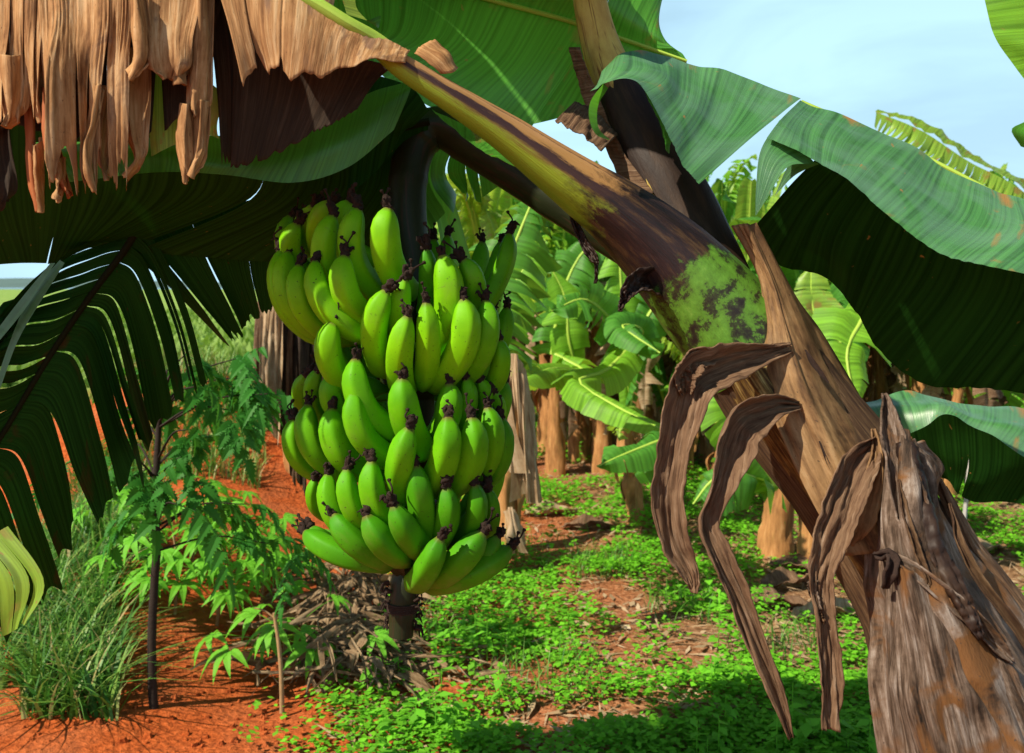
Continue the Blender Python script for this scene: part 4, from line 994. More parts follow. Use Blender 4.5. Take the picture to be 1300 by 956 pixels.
# leaf templates: local origin at the trunk top, heading +X
def leaf_path(L, a0, a1, n=9):
    p = [np.array([0, 0, 0.0])]
    for i in range(n - 1):
        a_ = math.radians(a0 + (a1 - a0) * ((i + .5) / (n - 1)) ** 1.4)
        p.append(p[-1] + np.array([math.cos(a_), 0, math.sin(a_)]) * L / (n - 1))
    return np.array(p)
TPL = []
specs = [(1.7, 84, 45, .22, 7), (1.8, 80, 0, .24, 16), (1.7, 72, -35, .22, 26), (1.5, 86, 65, .17, 2), (1.9, 78, 10, .22, 34), (1.4, 60, -60, .20, 30), (1.1, 55, -10, .20, 6)]
for i, (L, a0, a1, W, te) in enumerate(specs):
    pth = leaf_path(L, a0, a1); cut = 2
    pet = pth[:cut + 1]; bl = cr(pth, np.linspace(.17, 1, 9))
    mb = MB(); blade(mb, bl, (-.4, 0, 1), W, fold=.35, droop=.55, tears=te, gap=.022, seed=40 + i, nu=26 if te < 5 else 90, nv=6, jit=.06)
    me = mb.mesh('leaf', M['leaf_bg1'])
    mb = MB(); tube(mb, pth, np.linspace(.034, .006, len(pth)), 18, 6, cap=False)
    mm = mb.mesh('midrib', M['midrib'])
    TPL.append((me, mm))
def with_mat(me, mat):
    c = me.copy(); c.materials.clear(); c.materials.append(M[mat]); return c
TV = [(me, mm, with_mat(me, 'leaf_bg2'), with_mat(me, 'leaf_bg3')) for me, mm in TPL]
def trunk_mesh(h, r0, r1, seed):
    mb = MB(); r = random.Random(seed)
    lean = np.array([r.uniform(-.08, .08), r.uniform(-.08, .08), 0])
    pts = [np.array([0, 0, -.05]), np.array([0, 0, h * .3]) + lean * .2, np.array([0, 0, h * .65]) + lean * .6, np.array([0, 0, h]) + lean]
    tube(mb, pts, [r0 * 1.25, r0, r0 * .8, r1], 26, 24, lambda th, t: 1 + .07 * math.sin(th * 3 + t * 9 + seed) + .22 * n1(math.cos(th) * 2.5, math.sin(th) * 2.5, t * 10 + seed) + .1 * n1(math.cos(th) * 9, math.sin(th) * 9, t * 6))
    # loose dry flaps
    for k in range(5):
        a_ = r.uniform(0, 6.28); z0 = h * r.uniform(.35, .95); l_ = r.uniform(.15, .4) * h
        d_ = np.array([math.cos(a_), math.sin(a_), 0]); s_ = np.array([-d_[1], d_[0], 0])
        c0 = lean * z0 / h + np.array([0, 0, z0]); rr0 = r0 * .85
        w_ = r.uniform(.02, .05)
        rows = [[c0 + d_ * rr0 - s_ * w_, c0 + d_ * (rr0 + .01), c0 + d_ * rr0 + s_ * w_],
                [c0 + d_ * (rr0 + .05) - s_ * w_ - np.array([0, 0, l_ * .4]), c0 + d_ * (rr0 + .07) - np.array([0, 0, l_ * .4]), c0 + d_ * (rr0 + .05) + s_ * w_ - np.array([0, 0, l_ * .4])],
                [c0 + d_ * (rr0 + .03) - s_ * w_ * .3 - np.array([0, 0, l_]), c0 + d_ * (rr0 + .04) - np.array([0, 0, l_]), c0 + d_ * (rr0 + .03) + s_ * w_ * .3 - np.array([0, 0, l_])]]
        sheet(mb, rows, nu=6, nv=8, rip=.01, seed=k + seed)
    return mb.mesh('trunk', M['bg_trunk']), np.array([0, 0, h]) + lean
TR = {}
def bplant(px, py, h, nl, seed, label, d=None, cat='banana plant', group='banana plants in the grove', rad=.085, mats=(0, 0, 0, 2, 3), scale=1.0, dead=1, pos=None, a_lim=None, trunkmat=None):
    r = random.Random(seed)
    p = G(px, py) if pos is None else np.array([pos[0], pos[1], 0.0])
    p[2] = gh(p[0], p[1])
    root = thing('banana_plant', label, cat, p, group)
    key = (round(h, 1), seed % 3, rad)
    if key not in TR: TR[key] = trunk_mesh(h, rad, rad * .6, seed)
    me, top = TR[key]
    t_ = link('trunk', me, root, p); t_.rotation_euler.z = 0
    for k in range(nl):
        i = r.randrange(len(TV)) if k > 1 else r.choice([0, 3])
        a_ = k * 2.4 + r.uniform(-.4, .4)
        tv = TV[i]; m_ = mats[r.randrange(len(mats))]
        lo = link('leaf', tv[m_] if m_ != 1 else tv[0], root, p + top - np.array([0, 0, .03 * k]))
        lo.rotation_euler = (r.uniform(-.1, .1), r.uniform(-.15, .15), a_)
        s_ = scale * r.uniform(.75, 1.1); lo.scale = (s_, s_, s_)
        mo = bpy.data.objects.new('midrib', tv[1]); C.objects.link(mo); mo.parent = lo
    for k in range(dead):
        mb = MB(); a_ = r.uniform(0, 6.28) if k else -1.3
        d_ = np.array([math.cos(a_), math.sin(a_), 0]); l_ = h * r.uniform(.5, .8)
        c0 = top + d_ * rad * .6
        mid = [c0, c0 + d_ * .14 + np.array([0, 0, .02]), c0 + d_ * .22 - np.array([0, 0, l_ * .4]), c0 + d_ * .20 - np.array([0, 0, l_])]
        blade(mb, mid, d_ * 1.0 + np.array([0, 0, .2]), .09, fold=.2, droop=.6, tears=14, gap=.02, seed=seed + k, nu=30, nv=5, jit=.05)
        build('dead_leaf', MBshift(mb, p), M['dry_pale' if (seed + k) % 3 == 0 else 'sheath_strip'], root, origin=p + c0)
    return root
def MBshift(mb, p):
    mb.v = [v + p for v in mb.v]; return mb

def cleaf(root, pts, W, mat, seed, fold=.25, droop=.4, tears=5, nh=(0, -1, .5), **k):
    k.setdefault('gap', .014)
    return leaf_obj(PA(pts), nh, W, mat, root, seed, fold=fold, droop=droop, tears=tears, nu=60, **k)

# --- the nearest ones, with their own leaves
A = bplant(648, 700, 1.15, 0, 1, 'slim banana stem just right of the fruit bunch with straw coloured rags', rad=.06, dead=0)
dA = 4.0
cleaf(A, [(628, 470, dA), (622, 430, dA), (640, 350, dA), (668, 275, dA), (694, 215, dA + .1)], .19, 'leaf_bg2', 2, tears=24, gap=.030, fold=.05, droop=.55, midw=.014)
0 and cleaf(A, [(626, 470, dA), (600, 400, dA + .3), (580, 330, dA + .5), (590, 260, dA + .7)], .16, 'leaf_bg2', 3, tears=16, gap=.03)
for k, (x0, y0, x1, y1, l_) in enumerate([(640, 455, 668, 470, 610), (634, 470, 645, 480, 600), (645, 480, 678, 520, 640), (640, 650, 656, 650, 700)]):
    mb = MB(); px_sheet(mb, [[(x0, y0, dA - .1), ((x0 + x1) / 2, y0 - 6, dA - .16), (x1, y1, dA - .1)], [(x0 + 4, (y0 + l_) / 2, dA - .12), ((x0 + x1) / 2 + 5, (y0 + l_) / 2, dA - .2), (x1 + 8, (y1 + l_) / 2, dA - .1)],
                         [(x0 + 12, l_ - 12, dA - .1), ((x0 + x1) / 2 + 10, l_, dA - .16), (x1 + 8, l_ - 4, dA - .1)]], nu=40, nv=14, tears=[(q, .15, .05) for q in (.12, .25, .36, .5, .62, .75, .88)], jit=.04, rip=.02, seed=k)
    build('dead_leaf', mb, M['dry_pale'], A)
dB = 5.6
Bp = bplant(697, 575, 1.35, 0, 4, 'banana plant with a broad pale leaf standing upright behind the fruit bunch', dead=1)
cleaf(Bp, [(697, 470, 6.2), (660, 455, dB), (625, 420, 5.0), (650, 365, 4.9), (692, 305, 5.0)], .20, 'leaf_bg1', 5, fold=.15, droop=.3, tip=.9)
cleaf(Bp, [(705, 450, 6.2), (740, 470, 6.0), (700, 468, 5.4), (652, 488, 4.9)], .12, 'leaf_bg1', 6, nh=(0, -.6, 1), fold=.1, droop=.7)
cleaf(Bp, [(700, 450, 6.3), (712, 380, 6.3), (740, 320, 6.3), (790, 290, 6.2)], .18, 'leaf_bg2', 7, tears=14, gap=.02)
0 and cleaf(Bp, [(700, 450, 6.3), (690, 360, 6.5), (660, 300, 6.7), (610, 280, 6.8)], .18, 'leaf_bg3', 8, tears=20, gap=.02)
Cp = bplant(735, 585, 1.35, 5, 9, 'banana plant with a dark stem and fan of yellow green stalks in mid grove', dead=1, scale=.7)
cleaf(Cp, [(735, 480, 6.3), (722, 430, 6.2), (718, 380, 6.2), (700, 340, 6.2)], .14, 'leaf_bg1', 10)
dD = 4.9
Dp = bplant(800, 610, 1.25, 4, 12, 'banana plant with rough brown trunk and one low leaf spread before it', dead=1, scale=.75, rad=.095)
cleaf(Dp, [(800, 440, 5.6), (770, 470, 5.3), (735, 485, 5.0), (790, 520, 4.7), (856, 552, 4.4)], .115, 'leaf_bg1', 13, nh=(.2, -.7, 1), fold=.2, droop=.6)
cleaf(Dp, [(800, 440, 5.6), (790, 380, 5.6), (787, 330, 5.6), (786, 270, 5.6)], .12, 'leaf_bg1', 14)
cleaf(Dp, [(798, 440, 5.6), (770, 400, 5.5), (740, 380, 5.4), (700, 395, 5.3)], .14, 'leaf_bg2', 15, tears=10)
cleaf(Dp, [(802, 440, 5.6), (830, 390, 5.6), (860, 370, 5.5), (900, 400, 5.3)], .16, 'leaf_bg2', 16)
cleaf(Dp, [(802, 455, 5.6), (815, 420, 5.4), (790, 415, 5.2), (838, 448, 5.0)], .13, 'leaf_bg2', 17)
Ep = bplant(808, 665, .62, 3, 18, 'young banana shoot with a wide leaf drooping beside the path', dead=0, scale=.45, rad=.05)
cleaf(Ep, [(805, 600, 4.4), (845, 560, 4.3), (810, 570, 4.2), (758, 592, 4.1)], .11, 'leaf_bg2', 19, nh=(0, -.5, 1), droop=.6)
Fp = bplant(985, 700, .85, 3, 20, 'short banana plant seen through the gap under the leaning trunk', dead=1, scale=.55, rad=.085)
cleaf(Fp, [(985, 620, 4.0), (940, 600, 3.9), (905, 610, 3.9), (880, 640, 3.9)], .12, 'leaf_bg2', 21, nh=(0, -.6, 1), droop=.7)
cleaf(Fp, [(985, 620, 4.0), (950, 560, 3.9), (925, 520, 3.9), (940, 490, 3.9)], .13, 'leaf_bg1', 22)
Gp = bplant(1058, 560, 1.3, 0, 23, 'banana plant with an upright glowing leaf right of the leaning trunk', pos=(1.65, 5.0), dead=0)
cleaf(Gp, [(1060, 470, 5.0), (1048, 430, 5.0), (1032, 390, 5.0), (1030, 335, 5.0)], .15, 'leaf_bg3', 24, fold=.35, droop=.15)
cleaf(Gp, [(1060, 470, 5.0), (1072, 410, 5.0), (1085, 385, 5.1), (1062, 350, 5.2)], .16, 'leaf_bg2', 25)
cleaf(Gp, [(1110, 380, 4.6), (1092, 410, 4.5), (1075, 450, 4.4), (1088, 520, 4.3)], .18, 'leaf_bg1', 26, nh=(0, -.9, .6), fold=.1, droop=.4)
# shoot whose leaf arches in front, bottom right
Hp = bplant(1290, 800, .9, 2, 27, 'young banana plant at the right edge whose waxy leaf arches behind the grey sheath', pos=(1.55, 2.35), dead=0, scale=.4, rad=.06)
mb = MB()
px_sheet(mb, [[(1088, 512, 2.15), (1150, 498, 2.12), (1200, 508, 2.10), (1260, 514, 2.08), (1330, 524, 2.05), (1420, 560, 2.0)],
              [(1100, 530, 2.08), (1160, 515, 2.03), (1210, 518, 2.00), (1260, 530, 1.98), (1330, 556, 1.95), (1420, 600, 1.9)],
              [(1112, 570, 2.05), (1168, 545, 2.0), (1205, 528, 1.97), (1250, 548, 1.94), (1310, 585, 1.9), (1420, 650, 1.85)]], nu=60, nv=14, rip=.012, ripf=7, seed=31)
ho = build('leaf', mb, M['leaf_blue'], Hp)
mb = MB()
px_sheet(mb, [[(1100, 514, 2.2), (1180, 520, 2.18), (1250, 530, 2.15), (1340, 545, 2.1), (1420, 580, 2.05)],
              [(1130, 560, 2.24), (1190, 580, 2.24), (1250, 590, 2.22), (1330, 600, 2.2), (1420, 620, 2.15)],
              [(1160, 600, 2.28), (1200, 610, 2.28), (1232, 636, 2.28), (1310, 640, 2.26), (1420, 660, 2.2)]], nu=50, nv=10, rip=.01, seed=32, tears=[(.42, .5, .03)])
build('leaf', mb, M['leaf_dark'], Hp)

# --- rows deeper in the grove
deep = [
 (655, 595), (705, 602), (765, 598), (822, 588), (868, 572), (742, 572), (792, 562), (900, 585), (1120, 585), (1185, 580),
 (560, 560), (590, 545), (610, 575), (655, 560), (672, 545), (720, 540), (762, 548), (775, 575), (830, 545), (845, 575), (870, 600), (890, 560), (915, 600), (935, 640), (955, 575),
 (1010, 650), (1030, 590), (1060, 600), (1095, 570), (1130, 550), (1165, 600), (1200, 640), (1195, 560), (1240, 560), (1270, 585), (1300, 620), (1350, 570), (1420, 600),
 (500, 520), (530, 505), (575, 498), (630, 500), (690, 500), (750, 500), (810, 505), (860, 500), (920, 505), (980, 500), (1040, 500), (1100, 505), (1160, 500), (1230, 505), (1300, 500), (1380, 505)]
ORD = ['first', 'second', 'third', 'fourth', 'fifth', 'sixth', 'seventh', 'eighth', 'ninth', 'tenth', 'eleventh', 'twelfth', 'thirteenth', 'fourteenth', 'fifteenth', 'sixteenth', 'seventeenth', 'eighteenth', 'nineteenth', 'twentieth', 'last but three', 'last but two', 'last but one', 'last']
def place_word(j, n):
    return ORD[j] + ' from left' if j < n / 2 else ORD[n - 1 - j] + ' from right'
rows_by = {'nearest': [q for q in deep if q[1] >= 590], 'middle': [q for q in deep if 540 <= q[1] < 590], 'back': [q for q in deep if q[1] < 540]}
tone = [('yellow green', (3,)), ('deep green', (2,)), ('bright green', (0,)), ('deep green', (2, 2, 2)), ('mixed green', (0, 2, 3))]
k = 0
for rn, qs in rows_by.items():
    for j, (x, y) in enumerate(sorted(qs)):
        dpt = G(x, y)[1]; tn, mt_ = tone[k % 5]
        bplant(x, y, rr.choice([1.1, 1.3, 1.5]) * (1.0 if dpt > 7 else .9), 10, 100 + k, '%s leaved banana plant, %s in the grove\'s %s row' % (tn, place_word(j, len(qs)), rn),
               group='banana plants of the %s row' % rn, dead=0 if dpt > 14 else 3, rad=rr.choice([.05, .07]), scale=min(1.0, .46 + .037 * dpt), mats=mt_)
        k += 1
for k in range(24):
    x = -1.5 + k * 1.05 + rr.uniform(-.3, .3)
    bplant(0, 0, 1.1, 8, 300 + k, 'far banana plant, %s in the rearmost row' % place_word(k, 24), pos=(x, 17 + rr.uniform(-1, 1.5)), group='rearmost row of banana plants', dead=0, scale=.95)

for k, (x, y, lab) in enumerate([(740, 560, 'young banana shoot left of the rough brown trunk, leaves spread low'), (850, 600, 'young banana shoot between the path and the leaning trunk'), (905, 640, 'young banana shoot framed by the two hanging brown strips'),
                                 (670, 540, 'young banana shoot just right of the straw coloured rags'), (950, 620, 'young banana shoot close under the leaning trunk'), (1150, 590, 'young banana shoot below the big dark leaf, near the spike of grey sheath'),
                                 (1260, 620, 'young banana shoot at the right edge beyond the waxy leaf'), (610, 520, 'young banana shoot half hidden by the right side of the fruit')]):
    bplant(x, y, .45, 6, 400 + k, lab, group='young banana shoots', dead=0, rad=.05, scale=.62, mats=((0, 3), (0, 2), (3,))[k % 3])

# tattered leaf against the sky on the right
T1 = bplant(0, 0, 1.5, 3, 51, 'tall banana plant at the right whose tattered yellow green leaf arches against the sky', pos=(3.9, 5.3), dead=0, scale=.8)
mb = MB(); px_sheet(mb, [[(1370, 320, 5.2), (1300, 244, 5.0), (1230, 205, 5.0), (1170, 166, 5.0), (1112, 142, 5.0)],
                         [(1360, 335, 5.1), (1290, 262, 4.95), (1222, 222, 4.95), (1160, 182, 4.95), (1112, 147, 5.0)],
                         [(1330, 350, 5.1), (1262, 275, 4.95), (1196, 238, 4.95), (1132, 200, 4.95), (1110, 160, 5.0)]], nu=130, nv=6,
                   tears=[(q + rr.uniform(-.005, .005), .42, .020) for q in np.linspace(.08, .97, 26)], jit=.04, seed=52)
px_sheet(mb, [[(1370, 316, 5.2), (1300, 240, 5.0), (1230, 201, 5.0), (1170, 162, 5.0), (1112, 140, 5.0)],
              [(1380, 312, 5.25), (1306, 236, 5.15), (1236, 196, 5.15), (1176, 156, 5.1), (1114, 139, 5.05)]], nu=40, nv=5, rip=.03, ripf=20, seed=53)
build('leaf', mb, M['leaf_bg3'], T1)
# corner leaf, top right, close
T2 = bplant(0, 0, 1.9, 0, 54, 'neighbouring banana plant at the far right whose leaf tip hangs into the top corner', pos=(2.6, 2.1), dead=0)
mb = MB(); px_sheet(mb, [[(1235, -60, 2.0), (1250, 0, 2.0), (1262, 45, 2.0), (1285, 80, 2.0), (1320, 125, 2.0), (1380, 190, 2.0)],
                         [(1290, -80, 2.0), (1300, -10, 1.97), (1320, 40, 1.97), (1340, 70, 1.97), (1365, 100, 1.98), (1400, 150, 2.0)],
                         [(1360, -120, 2.0), (1400, -20, 2.0), (1420, 30, 2.0), (1440, 60, 2.0), (1450, 90, 2.0), (1450, 130, 2.05)]], nu=40, nv=14, rip=.006, seed=55)
build('leaf', mb, M['leaf_bg1'], T2)
mb = MB(); px_sheet(mb, [[(1300, 155, 2.1), (1340, 150, 2.1), (1400, 160, 2.1)], [(1284, 165, 2.08), (1330, 175, 2.08), (1400, 190, 2.08)], [(1296, 186, 2.1), (1340, 200, 2.1), (1400, 215, 2.1)]], nu=20, nv=8, seed=56)
build('leaf', mb, M['leaf_bg2'], T2)
# stump with hanging dead leaves left of the bunch
S1 = bplant(382, 640, 1.6, 0, 60, 'dead brown banana stem wrapped in hanging dry leaves left of the fruit bunch', rad=.10, dead=0, cat='banana stem')
for k in range(12):
    x0 = 326 + k * 7; dd_ = 4.5 - .12 - .05 * math.sin(k)
    mb = MB(); y1 = 640 - abs(k - 7) * 14 + rr.uniform(-20, 10)
    px_sheet(mb, [[(x0 + 6, 330, dd_ + .05), (x0 + 18, 326, dd_ + .05)], [(x0 - 2, 400, dd_), (x0 + 20, 400, dd_)], [(x0 - 4, 480, dd_ - .05), (x0 + 16, 482, dd_)], [(x0 + 6, y1 - 20, dd_), (x0 + 14, y1, dd_)]], nu=8, nv=24, rip=.04, ridges=.012, ridf=6, seed=k + 70)
    build('dead_leaf', mb, M[rr.choice(['dry_dark', 'dry_dark', 'dry_pale', 'sheath_strip'])], S1)

# stake at the right
mb = MB(); b0 = G(1222, 690); tube(mb, [b0 - np.array([0, 0, .05]), b0 + np.array([.01, 0, .3]), b0 + np.array([.03, 0, .62])], [.014, .013, .012], 10, 8)
o = build('stake', mb, M['stake'], origin=b0); tag(o, 'thin pale grey stake standing in the grove right of the weathered sheath', 'stake')
mb = MB(); b0 = G(752, 545); tube(mb, [b0 - np.array([0, 0, .05]), b0 + np.array([.06, 0, .25]), b0 + np.array([.10, 0, .55])], [.03, .026, .022], 10, 8)
o = build('stake', mb, M['stake'], origin=b0); tag(o, 'short pale stake between the far trunks of the grove by the path', 'stake')

# ------------------------------------------------------------------ sapling, left
def at_d(px, d):
    p = P(px, 600, d); return p
sx0 = G(196, 905); sx0[2] = gh(sx0[0], sx0[1])
dS = float((sx0 - CAM) @ FW)
sap = thing('sapling', 'young tree with thin dark stem and drooping toothed leaves before the red earth', 'sapling', sx0)
stem = [sx0 - np.array([0, 0, .05]), P(193, 860, dS), P(193, 800, dS), P(196, 740, dS), P(199, 690, dS), P(196, 640, dS), P(199, 590, dS), P(201, 550, dS), P(204, 510, dS), P(212, 470, dS + .1)]
mb = MB(); tube(mb, stem, [.017, .016, .0155, .015, .0145, .014, .0125, .010, .007, .004], 60, 10, lambda th, t: 1 + .10 * n1(th, t * 40))
build('trunk', mb, M['bark'], sap, origin=sx0)
def leaflet(mb, p, d_, nn, L, W, seed):
    """toothed leaflet quads"""
    r = random.Random(seed); s_ = np.cross(d_, nn); n_ = 7
    q = []
    ts = np.linspace(0, 1, n_ + 1)
    def c(t): return p + d_ * L * t - np.array([0, 0, 1.0]) * L * .35 * t * t + nn * 0
    for i in range(n_):
        t0, t1 = ts[i], ts[i + 1]
        w0 = W * math.sin(PI * (t0 * .9 + .1) ** .7) * (.58); w1 = W * math.sin(PI * min(1, t1 * .9 + .1) ** .7) * (1.1 if i < n_ - 1 else 0)
        for sg in (1, -1):
            q.append([c(t0), c(t1), c(min(1, t1)) + s_ * sg * w1 + nn * w1 * .35, c(t0) + s_ * sg * w0 + nn * w0 * .35])
    mb.quads(np.array(q))
def pinnate(seed, L=.24, n_=3, lw=.034, ll=.10, lat=True):
    mb = MB(); r = random.Random(seed)
    pth = np.array([[0, 0, 0], [L * .35, 0, .03], [L * .7, 0, .0], [L, 0, -.08]]); m = cr(pth, np.linspace(0, 1, n_ * 2 + 2))
    tube(mb, m, [.0022] * len(m), len(m), 4, cap=False)
    for i in range(1, n_ * 2 + 1):
        sd_ = 1 if i % 2 else -1
        t = i / (n_ * 2 + 1)
        d_ = nrm(np.array([.55 + r.uniform(-.1, .2), sd_ * .8, -.25 + r.uniform(-.35, .1)]))
        nn = nrm(np.array([r.uniform(-.2, .2), r.uniform(-.3, .3), 1]))
        if lat and t < .65:
            m2 = np.array([m[i] + d_ * q for q in np.linspace(0, .09, 4)])
            tube(mb, m2, [.0014] * 4, 4, 4, cap=False)
            for j in (1, 2, 3):
                for s2 in ((1, -1) if j < 3 else (0,)):
                    dd = nrm(d_ + s2 * .9 * np.cross(d_, nn)); leaflet(mb, m2[j], dd, nn, ll * r.uniform(.6, .9), lw * .8, r.random())
        else:
            leaflet(mb, m[i], d_, nn, ll * r.uniform(.8, 1.1), lw, r.random())
    leaflet(mb, m[-1], nrm(np.array([1, 0, -.5])), np.array([0, 0, 1.0]), ll * 1.1, lw, 1)
    return mb.mesh('leaf', M['sap_leaf'])
PIN = [pinnate(k, lat=(k % 2 == 0)) for k in range(4)] + [pinnate(9, .36, 6, .026, .11, False)]
def put(me, name, parent, p, yaw, pitch, s):
    o = link(name, me, parent, p); o.rotation_euler = (rr.uniform(-.3, .3), pitch, yaw); o.scale = (s, s, s); return o
ends = [(150, 520), (170, 470), (235, 450), (250, 490), (290, 520), (318, 480), (260, 560), (230, 580), (165, 560), (180, 600), (250, 610), (310, 640), (275, 650), (340, 690), (225, 640), (185, 650), (240, 545), (340, 500), (300, 455), (140, 580), (215, 500), (190, 520), (225, 470)]
st = cr(np.array(stem), np.linspace(0, 1, 60))
for k, (x, y) in enumerate(ends):
    p = P(x, y, dS + rr.uniform(-.35, .3)); 
    y0 = min(max(y + rr.uniform(20, 50), 520), 700)
    zz = P(200, y0, dS); i = int(np.argmin(np.abs(st[:, 2] - zz[2]))); b = st[i]
    m_ = (b + p) / 2 + np.array([0, 0, .04])
    mb = MB(); tube(mb, [b, m_, p], [.005, .0035, .002], 12, 5, cap=False); br = build('branch', mb, M['bark'], sap, origin=b)
    dv = p - b; yaw = math.atan2(dv[1], dv[0])
    for q in ((.6, 1.0) if k % 2 else (1.0,)):
        pq = cr(np.array([b, m_, p]), np.array([q]))[0]
        put(rr.choice(PIN), 'leaf', sap, pq, yaw + rr.uniform(-1.2, 1.2), rr.uniform(.0, .9), rr.uniform(.5, .95))
# light grown leaves at its right, near the dead stem
for k, (x, y) in enumerate([(300, 450), (335, 440), (330, 485), (360, 690), (385, 700)]):
    put(PIN[4], 'leaf', sap, P(x, y, dS + .1), rr.uniform(-2.4, .4), .5, .6)

# ------------------------------------------------------------------ palmate shrubs
def palmate(seed):
    mb = MB(); r = random.Random(seed); n_ = r.choice([6, 7, 7])
    for k in range(n_):
        a_ = (k - (n_ - 1) / 2) * .60 + r.uniform(-.1, .1); L = .135 * math.cos(a_ * .35) * r.uniform(.8, 1.1); W = .0155
        d_ = np.array([math.cos(a_), math.sin(a_), 0]); s_ = np.array([-d_[1], d_[0], 0])
        ts = np.linspace(0, 1, 6); q = []
        for i in range(5):
            for sg in (1, -1):
                f = lambda t: d_ * L * t + np.array([0, 0, .015 * math.sin(t * 3) - .05 * t * t])
                w = lambda t: W * math.sin(PI * t ** .8) * sg
                q.append([f(ts[i]), f(ts[i + 1]), f(ts[i + 1]) + s_ * w(ts[i + 1]) + np.array([0, 0, .2 * abs(w(ts[i + 1]))]), f(ts[i]) + s_ * w(ts[i]) + np.array([0, 0, .2 * abs(w(ts[i]))])])
        mb.quads(np.array(q))
    tube(mb, np.array([[0, 0, 0], [-.05, 0, -.03], [-.12, 0, -.10]]), [.0018] * 3, 5, 4, cap=False)
    return mb.mesh('leaf', M['cassava'])
PAL = [palmate(k) for k in range(4)]
cs = [(222, 800, 'leafy cassava shrub just right of the dark sapling stem', 18, .36), (275, 800, 'cassava shrub with fanned bright leaves above the red soil', 20, .36), (330, 780, 'cassava shrub beside the dead leaf heap', 20, .42), (165, 760, 'cassava shrub between the tall grass and the sapling', 12, .38),
      (300, 745, 'farther cassava shrub behind the others on the slope', 14, .36), (355, 850, 'small cassava shrub with a bare tan stick at its side', 8, .25), (400, 850, 'low cassava shoot under the fruit bunch', 6, .15), (245, 745, 'pale green cassava shrub at the back of the patch', 14, .42)]
for k, (x, y, lab, n_, h) in enumerate(cs):
    p = G(x, y); p[2] = gh(p[0], p[1])
    root = thing('cassava_shrub', lab, 'shrub', p, 'palmate leaved shrubs on the red earth')
    mb = MB(); tube(mb, [p - np.array([0, 0, .03]), p + np.array([.02, 0, h * .6]), p + np.array([.0, .02, h])], [.008, .006, .004], 10, 6); build('stem', mb, M['twig'], root, origin=p)
    for j in range(n_):
        a_ = j * 2.4; q = rr.uniform(.35, 1.05); rad = .10 + .2 * rr.random()
        pp = p + np.array([math.cos(a_) * rad, math.sin(a_) * rad * .8, h * q + .05 * (1 - rad)])
        put(PAL[j % 4], 'leaf', root, pp, a_ + rr.uniform(-.5, .5), rr.uniform(0, .5), rr.uniform(.75, 1.15))
# bare stick
p = G(358, 905); mb = MB(); dk = float((p - CAM) @ FW)
tube(mb, [p, P(357, 860, dk), P(354, 820, dk), P(348, 778, dk)], [.009, .008, .0075, .006], 20, 7, lambda th, t: 1 + .15 * n1(th, t * 12))
tube(mb, [P(349, 785, dk), P(335, 775, dk), P(322, 772, dk)], [.004, .003, .002], 8, 5)
o = build('stick', mb, M['twig'], origin=p); tag(o, 'bare tan stick standing upright below the fruit bunch on the left', 'stick')

# ------------------------------------------------------------------ grass, ground cover, litter (numpy)
R = np.random.default_rng(5)
def blades(name, base_pts, h, wv, lean, colv, mat, seg=3, bend=1.0):
    n_ = len(base_pts)
    az = R.uniform(0, 2 * PI, n_); d_ = np.stack([np.cos(az), np.sin(az), np.zeros(n_)], 1); s_ = np.stack([-np.sin(az), np.cos(az), np.zeros(n_)], 1)
    Q = []; Uq = []
    ts = np.linspace(0, 1, seg + 1)
    def c(t): return base_pts + d_ * (lean * h * t ** 1.6)[:, None] + np.array([0, 0, 1.0]) * (h * (t - .35 * bend * lean * t * t))[:, None]
    for i in range(seg):
        t0, t1 = ts[i], ts[i + 1]
        w0 = (wv * (1 - t0 ** 1.5))[:, None]; w1 = (wv * max(0.02, 1 - t1 ** 1.5))[:, None]
        Q.append(np.stack([c(t0) - s_ * w0, c(t0) + s_ * w0, c(t1) + s_ * w1, c(t1) - s_ * w1], 1))
        Uq.append(np.broadcast_to(np.stack([colv, colv * 0 + t0], 1)[:, None], (n_, 4, 2)))
    mb = MB(); mb.quads(np.concatenate(Q), np.concatenate(Uq)); return mb
def ghv(x, y):
    return np.array([gh(a_, b_) for a_, b_ in zip(x, y)])
def scatter(x0, y0, x1, y1, n_, power=1.0):
    """points on the ground seen inside a pixel box"""
    px = R.uniform(x0, x1, n_); py = R.uniform(y0, y1, n_)
    g_ = np.array([G(a_, b_) for a_, b_ in zip(px, py)])
    g_[:, 2] = ghv(g_[:, 0], g_[:, 1]); return g_
# tall clump at the left
c1 = scatter(25, 700, 150, 925, 1900); c2 = scatter(90, 640, 190, 760, 1500); c3 = scatter(170, 560, 330, 660, 1800); c4 = scatter(-40, 760, 60, 900, 200)
pts_ = np.concatenate([c1, c2, c4]); n_ = len(pts_)
mb = blades('g', pts_, R.uniform(.08, 1, n_) ** .9 * .38, R.uniform(.003, .009, n_), R.uniform(.25, 1.5, n_), np.clip(R.normal(.4, .3, n_), 0, 1), None, 4)
o = build('tall_grass', mb, M['grass'], origin=(0, 0, 0)); tag(o, 'clump of long green and straw coloured grass left of the sapling', 'grass', kind='stuff')
pts_ = np.concatenate([c3, scatter(60, 570, 300, 620, 900), scatter(200, 600, 340, 660, 300)]); n_ = len(pts_)
mb = blades('g', pts_, R.uniform(.08, .32, n_), R.uniform(.003, .008, n_), R.uniform(.2, .9, n_), np.clip(R.normal(.6, .25, n_), 0, 1), None, 3)
o = build('rough_grass', mb, M['grass'], origin=(0, 0, 0)); tag(o, 'rough yellowish grass on the far slope behind the sapling', 'grass', kind='stuff')
